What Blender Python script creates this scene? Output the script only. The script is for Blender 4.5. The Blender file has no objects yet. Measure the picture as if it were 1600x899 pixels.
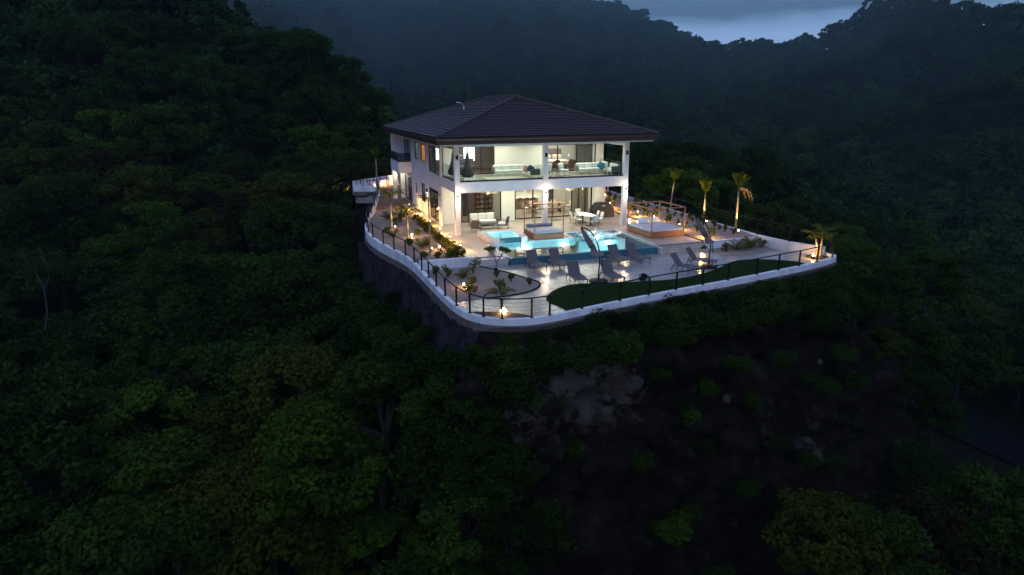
import bpy, math, random
import numpy as np
from mathutils import Vector, noise
SC = bpy.context.scene
COL = SC.collection
rnd = random.Random(7)
R = math.radians

# ------------------------------------------------------------------ camera
# world: origin = front left column of the villa, x along the facade, y towards the back
CAM = (-10.754, -45.223, 8.96)
TH = 0.3165                      # camera heading, clockwise from +y
cd = bpy.data.cameras.new('camera')
cd.sensor_width = 36.0
cd.lens = 1056.5 / 1600 * 36.0
cd.clip_start = 0.5
cd.clip_end = 5000
cam = bpy.data.objects.new('camera', cd)
COL.objects.link(cam)
from mathutils import Matrix
cam.matrix_world = (Matrix.Translation(CAM) @ Matrix.Rotation(-TH, 4, 'Z')
                    @ Matrix.Rotation(math.pi / 2 - 0.2665, 4, 'X') @ Matrix.Rotation(-0.0045, 4, 'Z'))
SC.camera = cam
CT, ST = math.cos(TH), math.sin(TH)
def cw(X, Y):                    # heading-aligned ground coordinates (right, ahead of the viewpoint) to world
    return CAM[0] + X * CT + Y * ST, CAM[1] - X * ST + Y * CT
def wc(x, y):
    x = x - CAM[0]; y = y - CAM[1]
    return x * CT - y * ST, x * ST + y * CT

# ------------------------------------------------------------------ world
SUN_EL, SUN_AZ = R(3.0), R(200.0)       # afterglow behind the viewpoint
w = bpy.data.worlds.new('World'); SC.world = w; w.use_nodes = True
nt = w.node_tree; nt.nodes.clear()
def N(t, kind, **kw):
    n = t.nodes.new(kind)
    for k, v in kw.items():
        if k.startswith('i_'): n.inputs[int(k[2:])].default_value = v
        else: setattr(n, k, v)
    return n
sky = N(nt, 'ShaderNodeTexSky', sky_type='NISHITA', sun_disc=False, sun_elevation=SUN_EL, sun_rotation=SUN_AZ)
sky.altitude = 300; sky.dust_density = 1.0; sky.ozone_density = 4.0
tc = N(nt, 'ShaderNodeTexCoord')
sep = N(nt, 'ShaderNodeSeparateXYZ')
nt.links.new(tc.outputs['Generated'], sep.inputs[0])
nz = N(nt, 'ShaderNodeTexNoise'); nz.inputs['Scale'].default_value = 3.2; nz.inputs['Detail'].default_value = 6; nz.inputs['Roughness'].default_value = .6
mp = N(nt, 'ShaderNodeMapping'); mp.inputs['Scale'].default_value = (1, 1, 4.5)
nt.links.new(tc.outputs['Generated'], mp.inputs[0]); nt.links.new(mp.outputs[0], nz.inputs['Vector'])
ad = N(nt, 'ShaderNodeMath', operation='MULTIPLY_ADD'); ad.inputs[1].default_value = .07; 
nt.links.new(nz.outputs['Fac'], ad.inputs[0]); nt.links.new(sep.outputs['Z'], ad.inputs[2])
ramp = N(nt, 'ShaderNodeValToRGB')           # cloud deck: a paler gap low down, dull slate cloud above it
nt.links.new(ad.outputs[0], ramp.inputs[0])
el = ramp.color_ramp.elements
el[0].position = 0.0; el[0].color = (.09, .13, .25, 1)
el[1].position = .6; el[1].color = (.085, .115, .235, 1)
for p, c in ((.122, (.085, .13, .225, 1)), (.139, (.060, .094, .170, 1)), (.153, (.022, .034, .066, 1)), (.20, (.03, .046, .092, 1)), (.30, (.075, .105, .205, 1))):
    e = ramp.color_ramp.elements.new(p); e.color = c
bg1 = N(nt, 'ShaderNodeBackground'); bg1.inputs[1].default_value = 0.085
nt.links.new(sky.outputs[0], bg1.inputs[0])
bg2 = N(nt, 'ShaderNodeBackground'); bg2.inputs[1].default_value = 1.45
nt.links.new(ramp.outputs[0], bg2.inputs[0])
adds = N(nt, 'ShaderNodeMixShader'); adds.inputs[0].default_value = .78
nt.links.new(bg1.outputs[0], adds.inputs[1]); nt.links.new(bg2.outputs[0], adds.inputs[2])
wo = N(nt, 'ShaderNodeOutputWorld'); nt.links.new(adds.outputs[0], wo.inputs[0])

sl = bpy.data.lights.new('sun', 'SUN'); sl.energy = 0.3; sl.angle = R(40); sl.color = (.62, .74, 1.0)
so = bpy.data.objects.new('sun', sl); COL.objects.link(so)
az = SUN_AZ
sd = Vector((math.sin(az) * .75, math.cos(az) * .75, .66))
so.rotation_euler = sd.to_track_quat('Z', 'Y').to_euler()

SC.view_settings.view_transform = 'Standard'; SC.view_settings.look = 'None'
SC.view_settings.exposure = 1.35; SC.view_settings.gamma = 1.0
SC.cycles.use_denoising = True
SC.cycles.max_bounces = 7; SC.cycles.transparent_max_bounces = 24; SC.cycles.volume_bounces = 0
SC.cycles.diffuse_bounces = 3; SC.cycles.glossy_bounces = 3
SC.cycles.sample_clamp_indirect = 4.0
SC.cycles.caustics_reflective = False; SC.cycles.caustics_refractive = False

# ------------------------------------------------------------------ materials
MATS = {}
def mat(name, col, rough=.6, metal=0., var=0., vs=6., bump=0., bs=30., spec=.5, emit=None, es=0., col2=None, det=4., rvar=0., sheen=0, coords='Object', orand=0., stretch=None):
    if name in MATS: return MATS[name]
    m = bpy.data.materials.new(name); m.use_nodes = True; t = m.node_tree
    b = t.nodes['Principled BSDF']
    b.inputs['Base Color'].default_value = (*col, 1); b.inputs['Roughness'].default_value = rough
    b.inputs['Metallic'].default_value = metal; b.inputs['Specular IOR Level'].default_value = spec
    if emit: b.inputs['Emission Color'].default_value = (*emit, 1); b.inputs['Emission Strength'].default_value = es
    tcn = N(t, 'ShaderNodeTexCoord'); src = tcn.outputs[coords]
    if stretch:
        mpn = N(t, 'ShaderNodeMapping'); mpn.inputs['Scale'].default_value = stretch
        t.links.new(src, mpn.inputs[0]); src = mpn.outputs[0]
    cout = None
    if var or col2:
        n = N(t, 'ShaderNodeTexNoise'); n.inputs['Scale'].default_value = vs; n.inputs['Detail'].default_value = det
        t.links.new(src, n.inputs['Vector'])
        rp = N(t, 'ShaderNodeMapRange'); rp.inputs[1].default_value = .34; rp.inputs[2].default_value = .66
        t.links.new(n.outputs['Fac'], rp.inputs[0])
        mx = N(t, 'ShaderNodeMix', data_type='RGBA')
        c2 = col2 if col2 else tuple(c * (1 - var) for c in col)
        mx.inputs[6].default_value = (*col, 1); mx.inputs[7].default_value = (*c2, 1)
        t.links.new(rp.outputs[0], mx.inputs[0]); cout = mx.outputs[2]
        if rvar:
            mr = N(t, 'ShaderNodeMapRange'); mr.inputs[1].default_value = .35; mr.inputs[2].default_value = .65
            mr.inputs[3].default_value = rough; mr.inputs[4].default_value = rough + rvar
            t.links.new(n.outputs['Fac'], mr.inputs[0]); t.links.new(mr.outputs[0], b.inputs['Roughness'])
    if orand:
        oi = N(t, 'ShaderNodeObjectInfo'); hs = N(t, 'ShaderNodeHueSaturation')
        mr = N(t, 'ShaderNodeMapRange'); mr.inputs[3].default_value = 1 - orand; mr.inputs[4].default_value = 1 + orand
        t.links.new(oi.outputs['Random'], mr.inputs[0]); t.links.new(mr.outputs[0], hs.inputs['Value'])
        if cout: t.links.new(cout, hs.inputs['Color'])
        else: hs.inputs['Color'].default_value = (*col, 1)
        cout = hs.outputs[0]
    if cout: t.links.new(cout, b.inputs['Base Color'])
    if bump:
        n2 = N(t, 'ShaderNodeTexNoise'); n2.inputs['Scale'].default_value = bs; n2.inputs['Detail'].default_value = 5
        t.links.new(src, n2.inputs['Vector'])
        bp = N(t, 'ShaderNodeBump'); bp.inputs['Strength'].default_value = bump; bp.inputs['Distance'].default_value = .05
        t.links.new(n2.outputs['Fac'], bp.inputs['Height']); t.links.new(bp.outputs[0], b.inputs['Normal'])
    MATS[name] = m; return m

def leafmat(name, a, b_, dark=.45, rough=.55, trans=.25):
    """foliage: hue drifts from tree to tree and from clump to clump"""
    m = bpy.data.materials.new(name); m.use_nodes = True; t = m.node_tree; t.nodes.clear()
    oi = N(t, 'ShaderNodeObjectInfo'); geo = N(t, 'ShaderNodeNewGeometry'); tcn = N(t, 'ShaderNodeTexCoord')
    mx = N(t, 'ShaderNodeMix', data_type='RGBA'); mx.inputs[6].default_value = (*a, 1); mx.inputs[7].default_value = (*b_, 1)
    n = N(t, 'ShaderNodeTexNoise'); n.inputs['Scale'].default_value = .55; n.inputs['Detail'].default_value = 2
    t.links.new(tcn.outputs['Object'], n.inputs['Vector'])
    s1 = N(t, 'ShaderNodeMath', operation='ADD'); t.links.new(oi.outputs['Random'], s1.inputs[0])
    s0 = N(t, 'ShaderNodeMath', operation='MULTIPLY_ADD'); s0.inputs[1].default_value = 1.3; s0.inputs[2].default_value = -.65
    t.links.new(n.outputs['Fac'], s0.inputs[0]); t.links.new(s0.outputs[0], s1.inputs[1]); s1.use_clamp = True
    t.links.new(s1.outputs[0], mx.inputs[0])
    hs = N(t, 'ShaderNodeHueSaturation')
    mr = N(t, 'ShaderNodeMapRange'); mr.inputs[3].default_value = dark; mr.inputs[4].default_value = 1.35
    w2 = N(t, 'ShaderNodeMath', operation='FRACT'); w3 = N(t, 'ShaderNodeMath', operation='MULTIPLY'); w3.inputs[1].default_value = 7.31
    t.links.new(oi.outputs['Random'], w3.inputs[0]); t.links.new(w3.outputs[0], w2.inputs[0])
    av = N(t, 'ShaderNodeMath', operation='ADD'); h1 = N(t, 'ShaderNodeMath', operation='MULTIPLY'); h1.inputs[1].default_value = .45
    h2 = N(t, 'ShaderNodeMath', operation='MULTIPLY'); h2.inputs[1].default_value = .55
    t.links.new(geo.outputs['Random Per Island'], h1.inputs[0]); t.links.new(w2.outputs[0], h2.inputs[0])
    t.links.new(h1.outputs[0], av.inputs[0]); t.links.new(h2.outputs[0], av.inputs[1])
    t.links.new(av.outputs[0], mr.inputs[0]); t.links.new(mr.outputs[0], hs.inputs['Value']); t.links.new(mx.outputs[2], hs.inputs['Color'])
    d = N(t, 'ShaderNodeBsdfPrincipled'); d.inputs['Roughness'].default_value = rough; d.inputs['Specular IOR Level'].default_value = .03
    tr = N(t, 'ShaderNodeBsdfTranslucent'); ms = N(t, 'ShaderNodeMixShader'); ms.inputs[0].default_value = trans
    t.links.new(hs.outputs[0], d.inputs['Base Color']); t.links.new(hs.outputs[0], tr.inputs[0])
    t.links.new(d.outputs[0], ms.inputs[1]); t.links.new(tr.outputs[0], ms.inputs[2])
    o = N(t, 'ShaderNodeOutputMaterial'); t.links.new(ms.outputs[0], o.inputs[0])
    MATS[name] = m; return m

def glassmat(name, tint=(.93, .96, .95), refl=.09, rough=.01, bump=0., bs=3.):
    m = bpy.data.materials.new(name); m.use_nodes = True; t = m.node_tree; t.nodes.clear()
    tr = N(t, 'ShaderNodeBsdfTransparent'); tr.inputs[0].default_value = (*tint, 1)
    gl = N(t, 'ShaderNodeBsdfGlossy'); gl.inputs['Roughness'].default_value = rough; gl.inputs[0].default_value = (.95, .97, 1, 1)
    fr = N(t, 'ShaderNodeFresnel'); fr.inputs[0].default_value = 1.33 if bump else 1.5
    ms = N(t, 'ShaderNodeMixShader'); gq = N(t, 'ShaderNodeNewGeometry'); k1 = N(t, 'ShaderNodeMath', operation='SUBTRACT'); k1.inputs[0].default_value = 1; t.links.new(gq.outputs['Backfacing'], k1.inputs[1])
    k2 = N(t, 'ShaderNodeMath', operation='MULTIPLY'); t.links.new(fr.outputs[0], k2.inputs[0]); t.links.new(k1.outputs[0], k2.inputs[1]); t.links.new(k2.outputs[0], ms.inputs[0])
    if bump:
        tcn = N(t, 'ShaderNodeTexCoord')
        n = N(t, 'ShaderNodeTexNoise'); n.inputs['Scale'].default_value = bs; n.inputs['Detail'].default_value = 3; n.inputs['Distortion'].default_value = .6
        t.links.new(tcn.outputs['Object'], n.inputs['Vector'])
        bp = N(t, 'ShaderNodeBump'); bp.inputs['Strength'].default_value = bump; bp.inputs['Distance'].default_value = .05
        t.links.new(n.outputs['Fac'], bp.inputs['Height']); t.links.new(bp.outputs[0], gl.inputs['Normal']); t.links.new(bp.outputs[0], fr.inputs['Normal'])
    t.links.new(tr.outputs[0], ms.inputs[1]); t.links.new(gl.outputs[0], ms.inputs[2])
    o = N(t, 'ShaderNodeOutputMaterial'); t.links.new(ms.outputs[0], o.inputs[0])
    MATS[name] = m; return m

def emat(name, col, s):
    return mat(name, (.8, .8, .8), emit=col, es=s)

M_white = mat('white_stucco', (.60, .60, .62), .75, var=.12, vs=.9, bump=.15, bs=60)
M_wall_out = mat('parapet_paint', (.74, .75, .78), .7, var=.28, vs=1.4, det=8, stretch=(1, 1, .35), bump=.25, bs=25)
M_cream = mat('cream_plaster', (.78, .79, .70), .8, var=.03, vs=2, bump=.08, bs=50)
M_tile = mat('wet_stone_tile', (.45, .385, .315), .16, var=.18, vs=2.2, bump=.10, bs=7, spec=.55, orand=.07, rvar=.10)
M_tile_low = mat('wet_deck_tile', (.33, .30, .25), .13, var=.16, vs=1.7, bump=.22, bs=4, spec=.6, orand=.05, rvar=.12, stretch=(1.6, .7, 1))
M_grout = mat('grout', (.27, .25, .235), .4, var=.2, vs=3)
M_coping = mat('pale_coping', (.58, .52, .49), .35, var=.12, vs=4, bump=.08, bs=20, orand=.05)
M_pool = mat('pool_mosaic', (.22, .50, .52), .35, var=.18, vs=9, bump=.05)
M_poolfloor = mat('pool_floor', (.42, .64, .60), .5, var=.15, vs=1.2, col2=(.22, .60, .62))
M_spill = mat('spill_mosaic', (.05, .15, .20), .12, var=.25, vs=14, bump=.08, bs=40)
M_water = glassmat('pool_water', (.72, .94, .95), bump=.25, bs=1.8)
M_glass = glassmat('window_glass', (.90, .94, .92))
M_railglass = glassmat('rail_glass', (.86, .93, .92))
M_darkglass = glassmat('tinted_glass', (.38, .46, .50))
M_frame = mat('bronze_frame', (.028, .018, .014), .45, spec=.3)
M_wood = mat('daybed_wood', (.33, .13, .055), .45, var=.35, vs=3, stretch=(1, 1, 9), bump=.1, orand=.12)
M_woodtop = mat('table_wood', (.45, .26, .13), .5, var=.3, vs=4)
M_tarimwood = mat('shelf_wood', (.16, .07, .04), .5, var=.3, vs=4)
M_roof = mat('roof_tile', (.070, .044, .040), .5, var=.35, vs=3, bump=.15, bs=18, orand=.12, spec=.3)
M_fascia = mat('fascia_wood', (.050, .022, .018), .5, var=.3, vs=2)
M_black = mat('black_metal', (.006, .006, .007), .6, spec=.2)
M_fabricgrey = mat('grey_mesh_fabric', (.095, .084, .085), .8, var=.1, vs=20, bump=.1, bs=120)
M_canvas = mat('umbrella_canvas', (.27, .235, .24), .85, var=.15, vs=5, bump=.3, bs=12)
M_cushion = mat('white_cushion', (.70, .71, .66), .85, bump=.12, bs=40, var=.05, vs=6)
M_cushgrey = mat('grey_cushion', (.22, .22, .26), .85, bump=.12, bs=40)
M_sheet = mat('mattress_grey', (.42, .43, .47), .85, var=.06, vs=5, bump=.12, bs=20)
M_teal = mat('teal_cushion', (.015, .19, .25), .85, bump=.2, bs=30)
M_pink = mat('pink_cushion', (.50, .28, .26), .85, bump=.2, bs=30)
M_navy = mat('navy_cushion', (.05, .06, .09), .85, bump=.2, bs=30)
M_greymetal = mat('grey_metal', (.085, .08, .075), .5, metal=.3)
M_wicker = mat('wicker', (.27, .22, .19), .8, var=.4, vs=60, bump=.6, bs=90)
M_whitemetal = mat('white_metal', (.7, .7, .66), .45)
M_cover = mat('grill_cover', (.014, .015, .017), .55, bump=.5, bs=4)
M_mat = mat('door_mat', (.12, .11, .08), .95, bump=.4, bs=80)
M_curtain = mat('curtain', (.24, .22, .20), .9, var=.25, vs=3, stretch=(14, 14, .3))
M_rock = mat('dark_rock', (.030, .024, .021), .9, var=.6, vs=.35, bump=1.0, bs=1.4, det=10)
M_gravel = mat('pinkish_gravel', (.29, .235, .20), .9, var=.35, vs=28, bump=.8, bs=60, det=8)
M_soilslope = mat('red_gravel', (.20, .105, .07), .9, var=.4, vs=14, bump=.8, bs=40, det=8)
M_soil = mat('bed_soil', (.045, .03, .02), .95, var=.4, vs=8, bump=.8, bs=20)
M_lawn = mat('lawn_turf', (.013, .036, .005), .9, spec=.05, var=.25, vs=40, bump=.6, bs=150)
M_blade = mat('turf_blade', (.018, .050, .007), .8, spec=.05)
M_bark = mat('bark', (.011, .009, .007), .9, var=.4, vs=6, bump=.6, bs=14)
M_palebark = mat('pale_bark', (.17, .16, .15), .8, var=.4, vs=5, bump=.4, bs=14)
M_palmbark = mat('palm_bark', (.24, .20, .15), .8, var=.35, vs=8, stretch=(1, 1, 4), bump=.4, bs=12)
M_deadfrond = mat('dead_frond', (.14, .07, .045), .8)
M_ground = mat('forest_floor', (.0045, .0062, .0025), .95, var=.5, vs=.15, bump=1., bs=.8, det=9, col2=(.0062, .0048, .0032), spec=.05)
M_road = mat('wet_road', (.0028, .0033, .0048), .7, spec=.05, var=.4, vs=.5, bump=.3, bs=2)
M_stonewall = mat('retaining_stone', (.030, .029, .035), .9, spec=.1, vs=2.6, bump=1., bs=5, det=12, col2=(.008, .008, .010), stretch=(1, 1, .35))
M_block = mat('gabion_stone', (.032, .030, .033), .85, var=.4, vs=4, bump=.6, bs=12, orand=.35)
M_concrete = mat('raw_concrete', (.115, .092, .08), .85, var=.45, vs=1.6, bump=.6, bs=14)
M_lampwarm = emat('warm_bulb', (1, .60, .22), 30)
M_lampsconce = emat('sconce_bulb', (1, .76, .50), 60)
M_poollamp = emat('pool_lamp', (.92, .97, 1.0), 26)
M_downlight = emat('downlight_led', (1, .97, .86), 9)
M_daylit = emat('bath_window', (.80, 1.0, .96), 1.5)
LEAF_A = leafmat('forest_leaf', (.0260, .0560, .0056), (.0125, .0280, .0046), dark=.25)
LEAF_G = leafmat('bright_leaf', (.040, .078, .0055), (.024, .050, .0045), dark=.5)
LEAF_Y = leafmat('yellowish_leaf', (.040, .050, .0046), (.026, .036, .0042), dark=.5)
LEAF_B = leafmat('brownish_leaf', (.022, .019, .0050), (.013, .014, .0040))
LEAF_F = leafmat('far_leaf', (.0300, .0640, .0115), (.0140, .0350, .0095), dark=.2)  # lifted and bluer than the near leaves, part of the haze put into colour
LEAF_P = leafmat('garden_leaf', (.105, .125, .014), (.06, .08, .013), dark=.6, trans=.35)
LEAF_H = leafmat('hedge_leaf', (.12, .105, .010), (.06, .065, .009), dark=.6, trans=.3)

# ------------------------------------------------------------------ mesh helpers
class MB:
    def __init__(s): s.v = []; s.f = []
    def quad(s, a, b, c, d):
        n = len(s.v); s.v += [a, b, c, d]; s.f.append((n, n + 1, n + 2, n + 3)); return s
    def box(s, x0, y0, z0, x1, y1, z1):
        if x1 < x0: x0, x1 = x1, x0
        if y1 < y0: y0, y1 = y1, y0
        if z1 < z0: z0, z1 = z1, z0
        n = len(s.v)
        s.v += [(x0, y0, z0), (x1, y0, z0), (x1, y1, z0), (x0, y1, z0), (x0, y0, z1), (x1, y0, z1), (x1, y1, z1), (x0, y1, z1)]
        s.f += [(n, n + 3, n + 2, n + 1), (n + 4, n + 5, n + 6, n + 7), (n, n + 1, n + 5, n + 4), (n + 1, n + 2, n + 6, n + 5), (n + 2, n + 3, n + 7, n + 6), (n + 3, n, n + 4, n + 7)]
        return s
    def rbox(s, x0, y0, z0, x1, y1, z1, r=.03, puff=0.):
        """soft-edged cushion block: 3 inset layers"""
        n = len(s.v); lays = [(z0, r), (z0 + r, 0), (z1 - r, 0), (z1, r)]
        for z, i in lays:
            k = min(r, (x1 - x0) * .3)
            for px, py in ((x0 + i + k, y0 + i), (x1 - i - k, y0 + i), (x1 - i, y0 + i + k), (x1 - i, y1 - i - k), (x1 - i - k, y1 - i), (x0 + i + k, y1 - i), (x0 + i, y1 - i - k), (x0 + i, y0 + i + k)):
                s.v.append((px, py, z))
        for L in range(3):
            for j in range(8):
                a = n + L * 8 + j; b = n + L * 8 + (j + 1) % 8
                s.f.append((a, b, b + 8, a + 8))
        s.f.append(tuple(n + j for j in range(7, -1, -1)))
        s.v.append(((x0 + x1) / 2, (y0 + y1) / 2, z1 + puff)); c = len(s.v) - 1
        for j in range(8): s.f.append((n + 24 + j, n + 24 + (j + 1) % 8, c))
        return s
    def tube(s, pts, rad, n=6, cap=True):
        pts = [Vector(p) for p in pts]
        if not hasattr(rad, '__len__'): rad = [rad] * len(pts)
        base = len(s.v); up = None
        for i, p in enumerate(pts):
            d = (pts[min(i + 1, len(pts) - 1)] - pts[max(i - 1, 0)]).normalized()
            if up is None:
                up = d.cross(Vector((0, 0, 1)))
                if up.length < .1: up = d.cross(Vector((1, 0, 0)))
                up.normalize()
            up = (up - d * up.dot(d)).normalized(); w_ = d.cross(up)
            for k in range(n):
                a = 2 * math.pi * k / n
                q = p + (up * math.cos(a) + w_ * math.sin(a)) * rad[i]; s.v.append(tuple(q))
        for i in range(len(pts) - 1):
            for k in range(n):
                a = base + i * n + k; b = base + i * n + (k + 1) % n
                s.f.append((a, b, b + n, a + n))
        if cap:
            s.f.append(tuple(base + k for k in range(n - 1, -1, -1)))
            s.f.append(tuple(base + (len(pts) - 1) * n + k for k in range(n)))
        return s
    def bar(s, a, b, r=.02, n=6): return s.tube([a, b], r, n)
    def prism(s, poly, z0, z1):
        n = len(s.v); m = len(poly)
        A = sum(poly[i][0] * poly[(i + 1) % m][1] - poly[(i + 1) % m][0] * poly[i][1] for i in range(m))
        if A < 0: poly = poly[::-1]
        s.v += [(p[0], p[1], z0) for p in poly] + [(p[0], p[1], z1) for p in poly]
        s.f.append(tuple(range(n + m - 1, n - 1, -1))); s.f.append(tuple(range(n + m, n + 2 * m)))
        for i in range(m):
            j = (i + 1) % m; s.f.append((n + i, n + j, n + m + j, n + m + i))
        return s
    def lathe(s, prof, n=16, c=(0, 0)):
        b = len(s.v)
        for r, z in prof:
            for k in range(n):
                a = 2 * math.pi * k / n; s.v.append((c[0] + r * math.cos(a), c[1] + r * math.sin(a), z))
        for i in range(len(prof) - 1):
            for k in range(n):
                a = b + i * n + k; q = b + i * n + (k + 1) % n; s.f.append((a, q, q + n, a + n))
        s.f.append(tuple(b + k for k in range(n - 1, -1, -1))); s.f.append(tuple(b + (len(prof) - 1) * n + k for k in range(n)))
        return s
    def mesh(s, name):
        me = bpy.data.meshes.new(name); me.from_pydata(s.v, [], s.f); me.update(); return me
    def build(s, name, m, parent=None, smooth=False, loc=None, rz=0):
        return link(name, s.mesh(name), m, parent, smooth, loc, rz)

def link(name, me, m, parent=None, smooth=False, loc=None, rz=0):
    if m and not me.materials: me.materials.append(m)
    if smooth: me.polygons.foreach_set('use_smooth', [True] * len(me.polygons))
    o = bpy.data.objects.new(name, me); COL.objects.link(o)
    if parent: o.parent = parent
    if loc is not None: o.location = loc
    if rz: o.rotation_euler.z = rz
    return o
def tag(o, label=None, cat=None, group=None, kind=None):
    if label: o['label'] = label
    if cat: o['category'] = cat
    if group: o['group'] = group
    if kind: o['kind'] = kind
    return o
def thing(name, label, cat, loc=(0, 0, 0), rz=0, group=None, sc=1):
    o = bpy.data.objects.new(name, None); o.empty_display_size = .2; COL.objects.link(o)
    o.location = loc; o.rotation_euler.z = rz; o.scale = (sc, sc, sc)
    return tag(o, label, cat, group)
def struct(o): o['kind'] = 'structure'; return o
KIDS = {}
def dup(root, loc, rz, label=None, group=None, sc=1, tilt=None):
    r = root.copy(); COL.objects.link(r); r.location = loc; r.rotation_euler = (tilt[0] if tilt else 0, tilt[1] if tilt else 0, rz)
    r.scale = sc if hasattr(sc, '__len__') else (sc, sc, sc)
    if label: r['label'] = label
    if group: r['group'] = group
    if root.name not in KIDS: KIDS[root.name] = [(c, list(c.children)) for c in root.children]
    for ch, gs in KIDS[root.name]:
        c = ch.copy(); COL.objects.link(c); c.parent = r
        for g in gs: d = g.copy(); COL.objects.link(d); d.parent = c
    return r
def npmesh(name, V, F, nside):
    """fast mesh from numpy arrays, F: (n, nside)"""
    me = bpy.data.meshes.new(name); me.vertices.add(len(V)); me.vertices.foreach_set('co', np.asarray(V, dtype=np.float32).ravel())
    F = np.asarray(F, dtype=np.int32); me.loops.add(F.size); me.loops.foreach_set('vertex_index', F.ravel())
    me.polygons.add(len(F)); me.polygons.foreach_set('loop_start', np.arange(0, F.size, nside, dtype=np.int32))
    me.update(calc_edges=True); return me
def light(kind, loc, power, col, parent=None, size=.1, aim=None, name='light', spot=None, sy=None, blend=.6):
    l = bpy.data.lights.new(name, kind); l.energy = power; l.color = col
    if kind == 'AREA':
        l.shape = 'RECTANGLE'; l.size = size; l.size_y = sy or size
    elif kind in ('POINT', 'SPOT'): l.shadow_soft_size = size
    if kind == 'SPOT': l.spot_size = R(spot or 60); l.spot_blend = blend
    o = bpy.data.objects.new(name, l); COL.objects.link(o); o.location = loc
    if aim is not None: o.rotation_euler = (Vector(loc) - Vector(aim)).to_track_quat('Z', 'Y').to_euler()
    if parent: o.parent = parent
    return o
WARM = (1, .53, .14); SCON = (1, .74, .48); INT = (.98, 1, .84)

# ================================================================== TERRAIN
# control points (right, ahead, height) of the ground, heading-aligned; trees add about 5 m on top
CP = [(-54.6,135,27.4),(-40,125,21.4),(-33.8,118,17.7),(-27.4,112,12.5),(-23.1,105,7.2),(-18.5,100,4.1),(-82.5,160,43.6),(-103,150,41.4),(-84.4,120,25.4),(-63.7,100,9.9),(-56.7,75,-.5),(-45.3,80,-1.2),(-43.8,95,5.7),(-32.1,85,-1.8),(-38.2,105,10),(-26.6,95,1.4),(-43.2,55,-6.1),(-38.3,60,-7.5),(-29.4,60,-7.5),(-21.3,62,-8),(-16.2,62,-4.9),(-34.3,42,-9.2),(-25.7,42,-9.2),(-17.2,42,-9.2),(-10.6,42,-8.4),(-28.1,33,-11),(-20.4,32,-10.4),(-13.6,32,-11),(-7.6,30,-11),(-23.1,26,-11.6),(-13.9,25,-12.5),(-5.3,24,-13.5),
 (45,75,-17),(73.6,100,-18.4),(107.6,150,-17.2),(80.4,140,-15.4),(57.1,120,-9.7),(179.7,260,0),(205,380,29),(47.6,170,-4.6),(24.3,130,-3),(-20.8,230,-4),(23.6,260,2),(98,360,18.7),(-58.7,330,32),(-41.4,480,105),(41,470,82.7),(62,470,71.2),(113,490,58.9),(148.7,520,49.8),(185,520,55),(221.7,500,61.6),(236,470,79),(263,460,80),(286.7,470,68),(318,450,63.8),(-116,450,99),(-194,450,99)]
CP = [(a, b, c - (4.5 if b < 100 else 6.5 if b < 200 else 9.5 if b < 400 else 13.5)) for a, b, c in CP]
CP += [(40.2,60,-20.2),(42.4,50,-20.7),(33,66,-21),(52,42,-21.5),                                    # road bed
       (-50,175,-2),(-30,160,-10),(-75,215,5),(-20,310,14),(30,320,14),(-12,120,-6),(-5,95,-2),(12,100,-4),(30,90,-8),(-40,210,-6),(0,170,-14),(-110,200,30),
       (-2,35,-14),(5,26,-17),(15,24,-19),(25,28,-20),(35,40,-20),(0,15,-22),(20,10,-24),(-20,10,-22),(45,15,-25),(0,-30,-32),(60,-20,-34),(-60,-20,-30),(-60,30,-10),(-120,60,8),(120,60,-26),
       (-40,700,60),(150,700,10),(350,650,20),(-250,650,60),(0,1100,0),(400,900,0),(-400,800,40),(500,300,60),(-350,250,90),(420,100,10),(-300,0,20),(300,-150,-30),(-200,-200,-40),(0,-300,-40),(230,180,-6),(330,330,48)]
CPa = np.array(CP, dtype=float)
def _warp(P): 
    r = np.hypot(P[..., 0], P[..., 1]) + 1e-6; k = np.log1p(r / 30.) / r
    return P * k[..., None]
_cw = _warp(CPa[:, :2])
def _phi(r2): return np.where(r2 > 1e-12, .5 * r2 * np.log(np.maximum(r2, 1e-12)), 0)
_n = len(_cw); _d2 = ((_cw[:, None] - _cw[None]) ** 2).sum(-1)
_A = np.zeros((_n + 3, _n + 3)); _A[:_n, :_n] = _phi(_d2) + np.eye(_n) * .004; _A[:_n, _n] = 1; _A[:_n, _n + 1:] = _cw; _A[_n, :_n] = 1; _A[_n + 1:, :_n] = _cw.T
_W = np.linalg.solve(_A, np.concatenate([CPa[:, 2], [0, 0, 0]]))
def rbf(X, Y):
    P = _warp(np.stack([X, Y], -1)); out = np.empty(P.shape[0])
    for i in range(0, len(P), 4000):
        q = P[i:i + 4000]; d2 = ((q[:, None] - _cw[None]) ** 2).sum(-1)
        out[i:i + 4000] = _phi(d2) @ _W[:_n] + _W[_n] + q @ _W[_n + 1:]
    return out
# terrace outline (outer face of the parapet), counter-clockwise from the back left
OUT = [(1.5,34.4),(-.6,32.4),(-3.2,29.9),(-4.35,29.1),(-4.1,28.0),(-2.3,28.0),(-1.95,26.6),(-2.6,22.0),(-3.5,17.0),(-4.2,13.2),(-5.1,9.0),(-5.7,5.5),(-5.85,2.6),(-5.55,.2),(-5.0,-2.2),(-4.4,-4.4),(-4.15,-7.0),(-4.1,-10.5),(-4.05,-13.5),(-3.9,-15.9),(-3.45,-17.4),(-2.6,-18.2),(-1.4,-18.6),(0,-18.45),(1.8,-17.95),(3.7,-17.45),(5.6,-17.0),(7.5,-16.55),(9.4,-16.15),(11.2,-15.8),(13.2,-15.3),(15.2,-14.8),(17.1,-14.35),(19.6,-13.55),(20.9,-12.95),(21.25,-12.2),(20.75,-11.2),(19.95,-9.4),(19.65,-7.0),(19.7,-3.0),(20.0,4.0),(20.5,13.0),(20.9,22.0),(21.3,35.0)]
OUTa = np.array(OUT)
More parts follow.
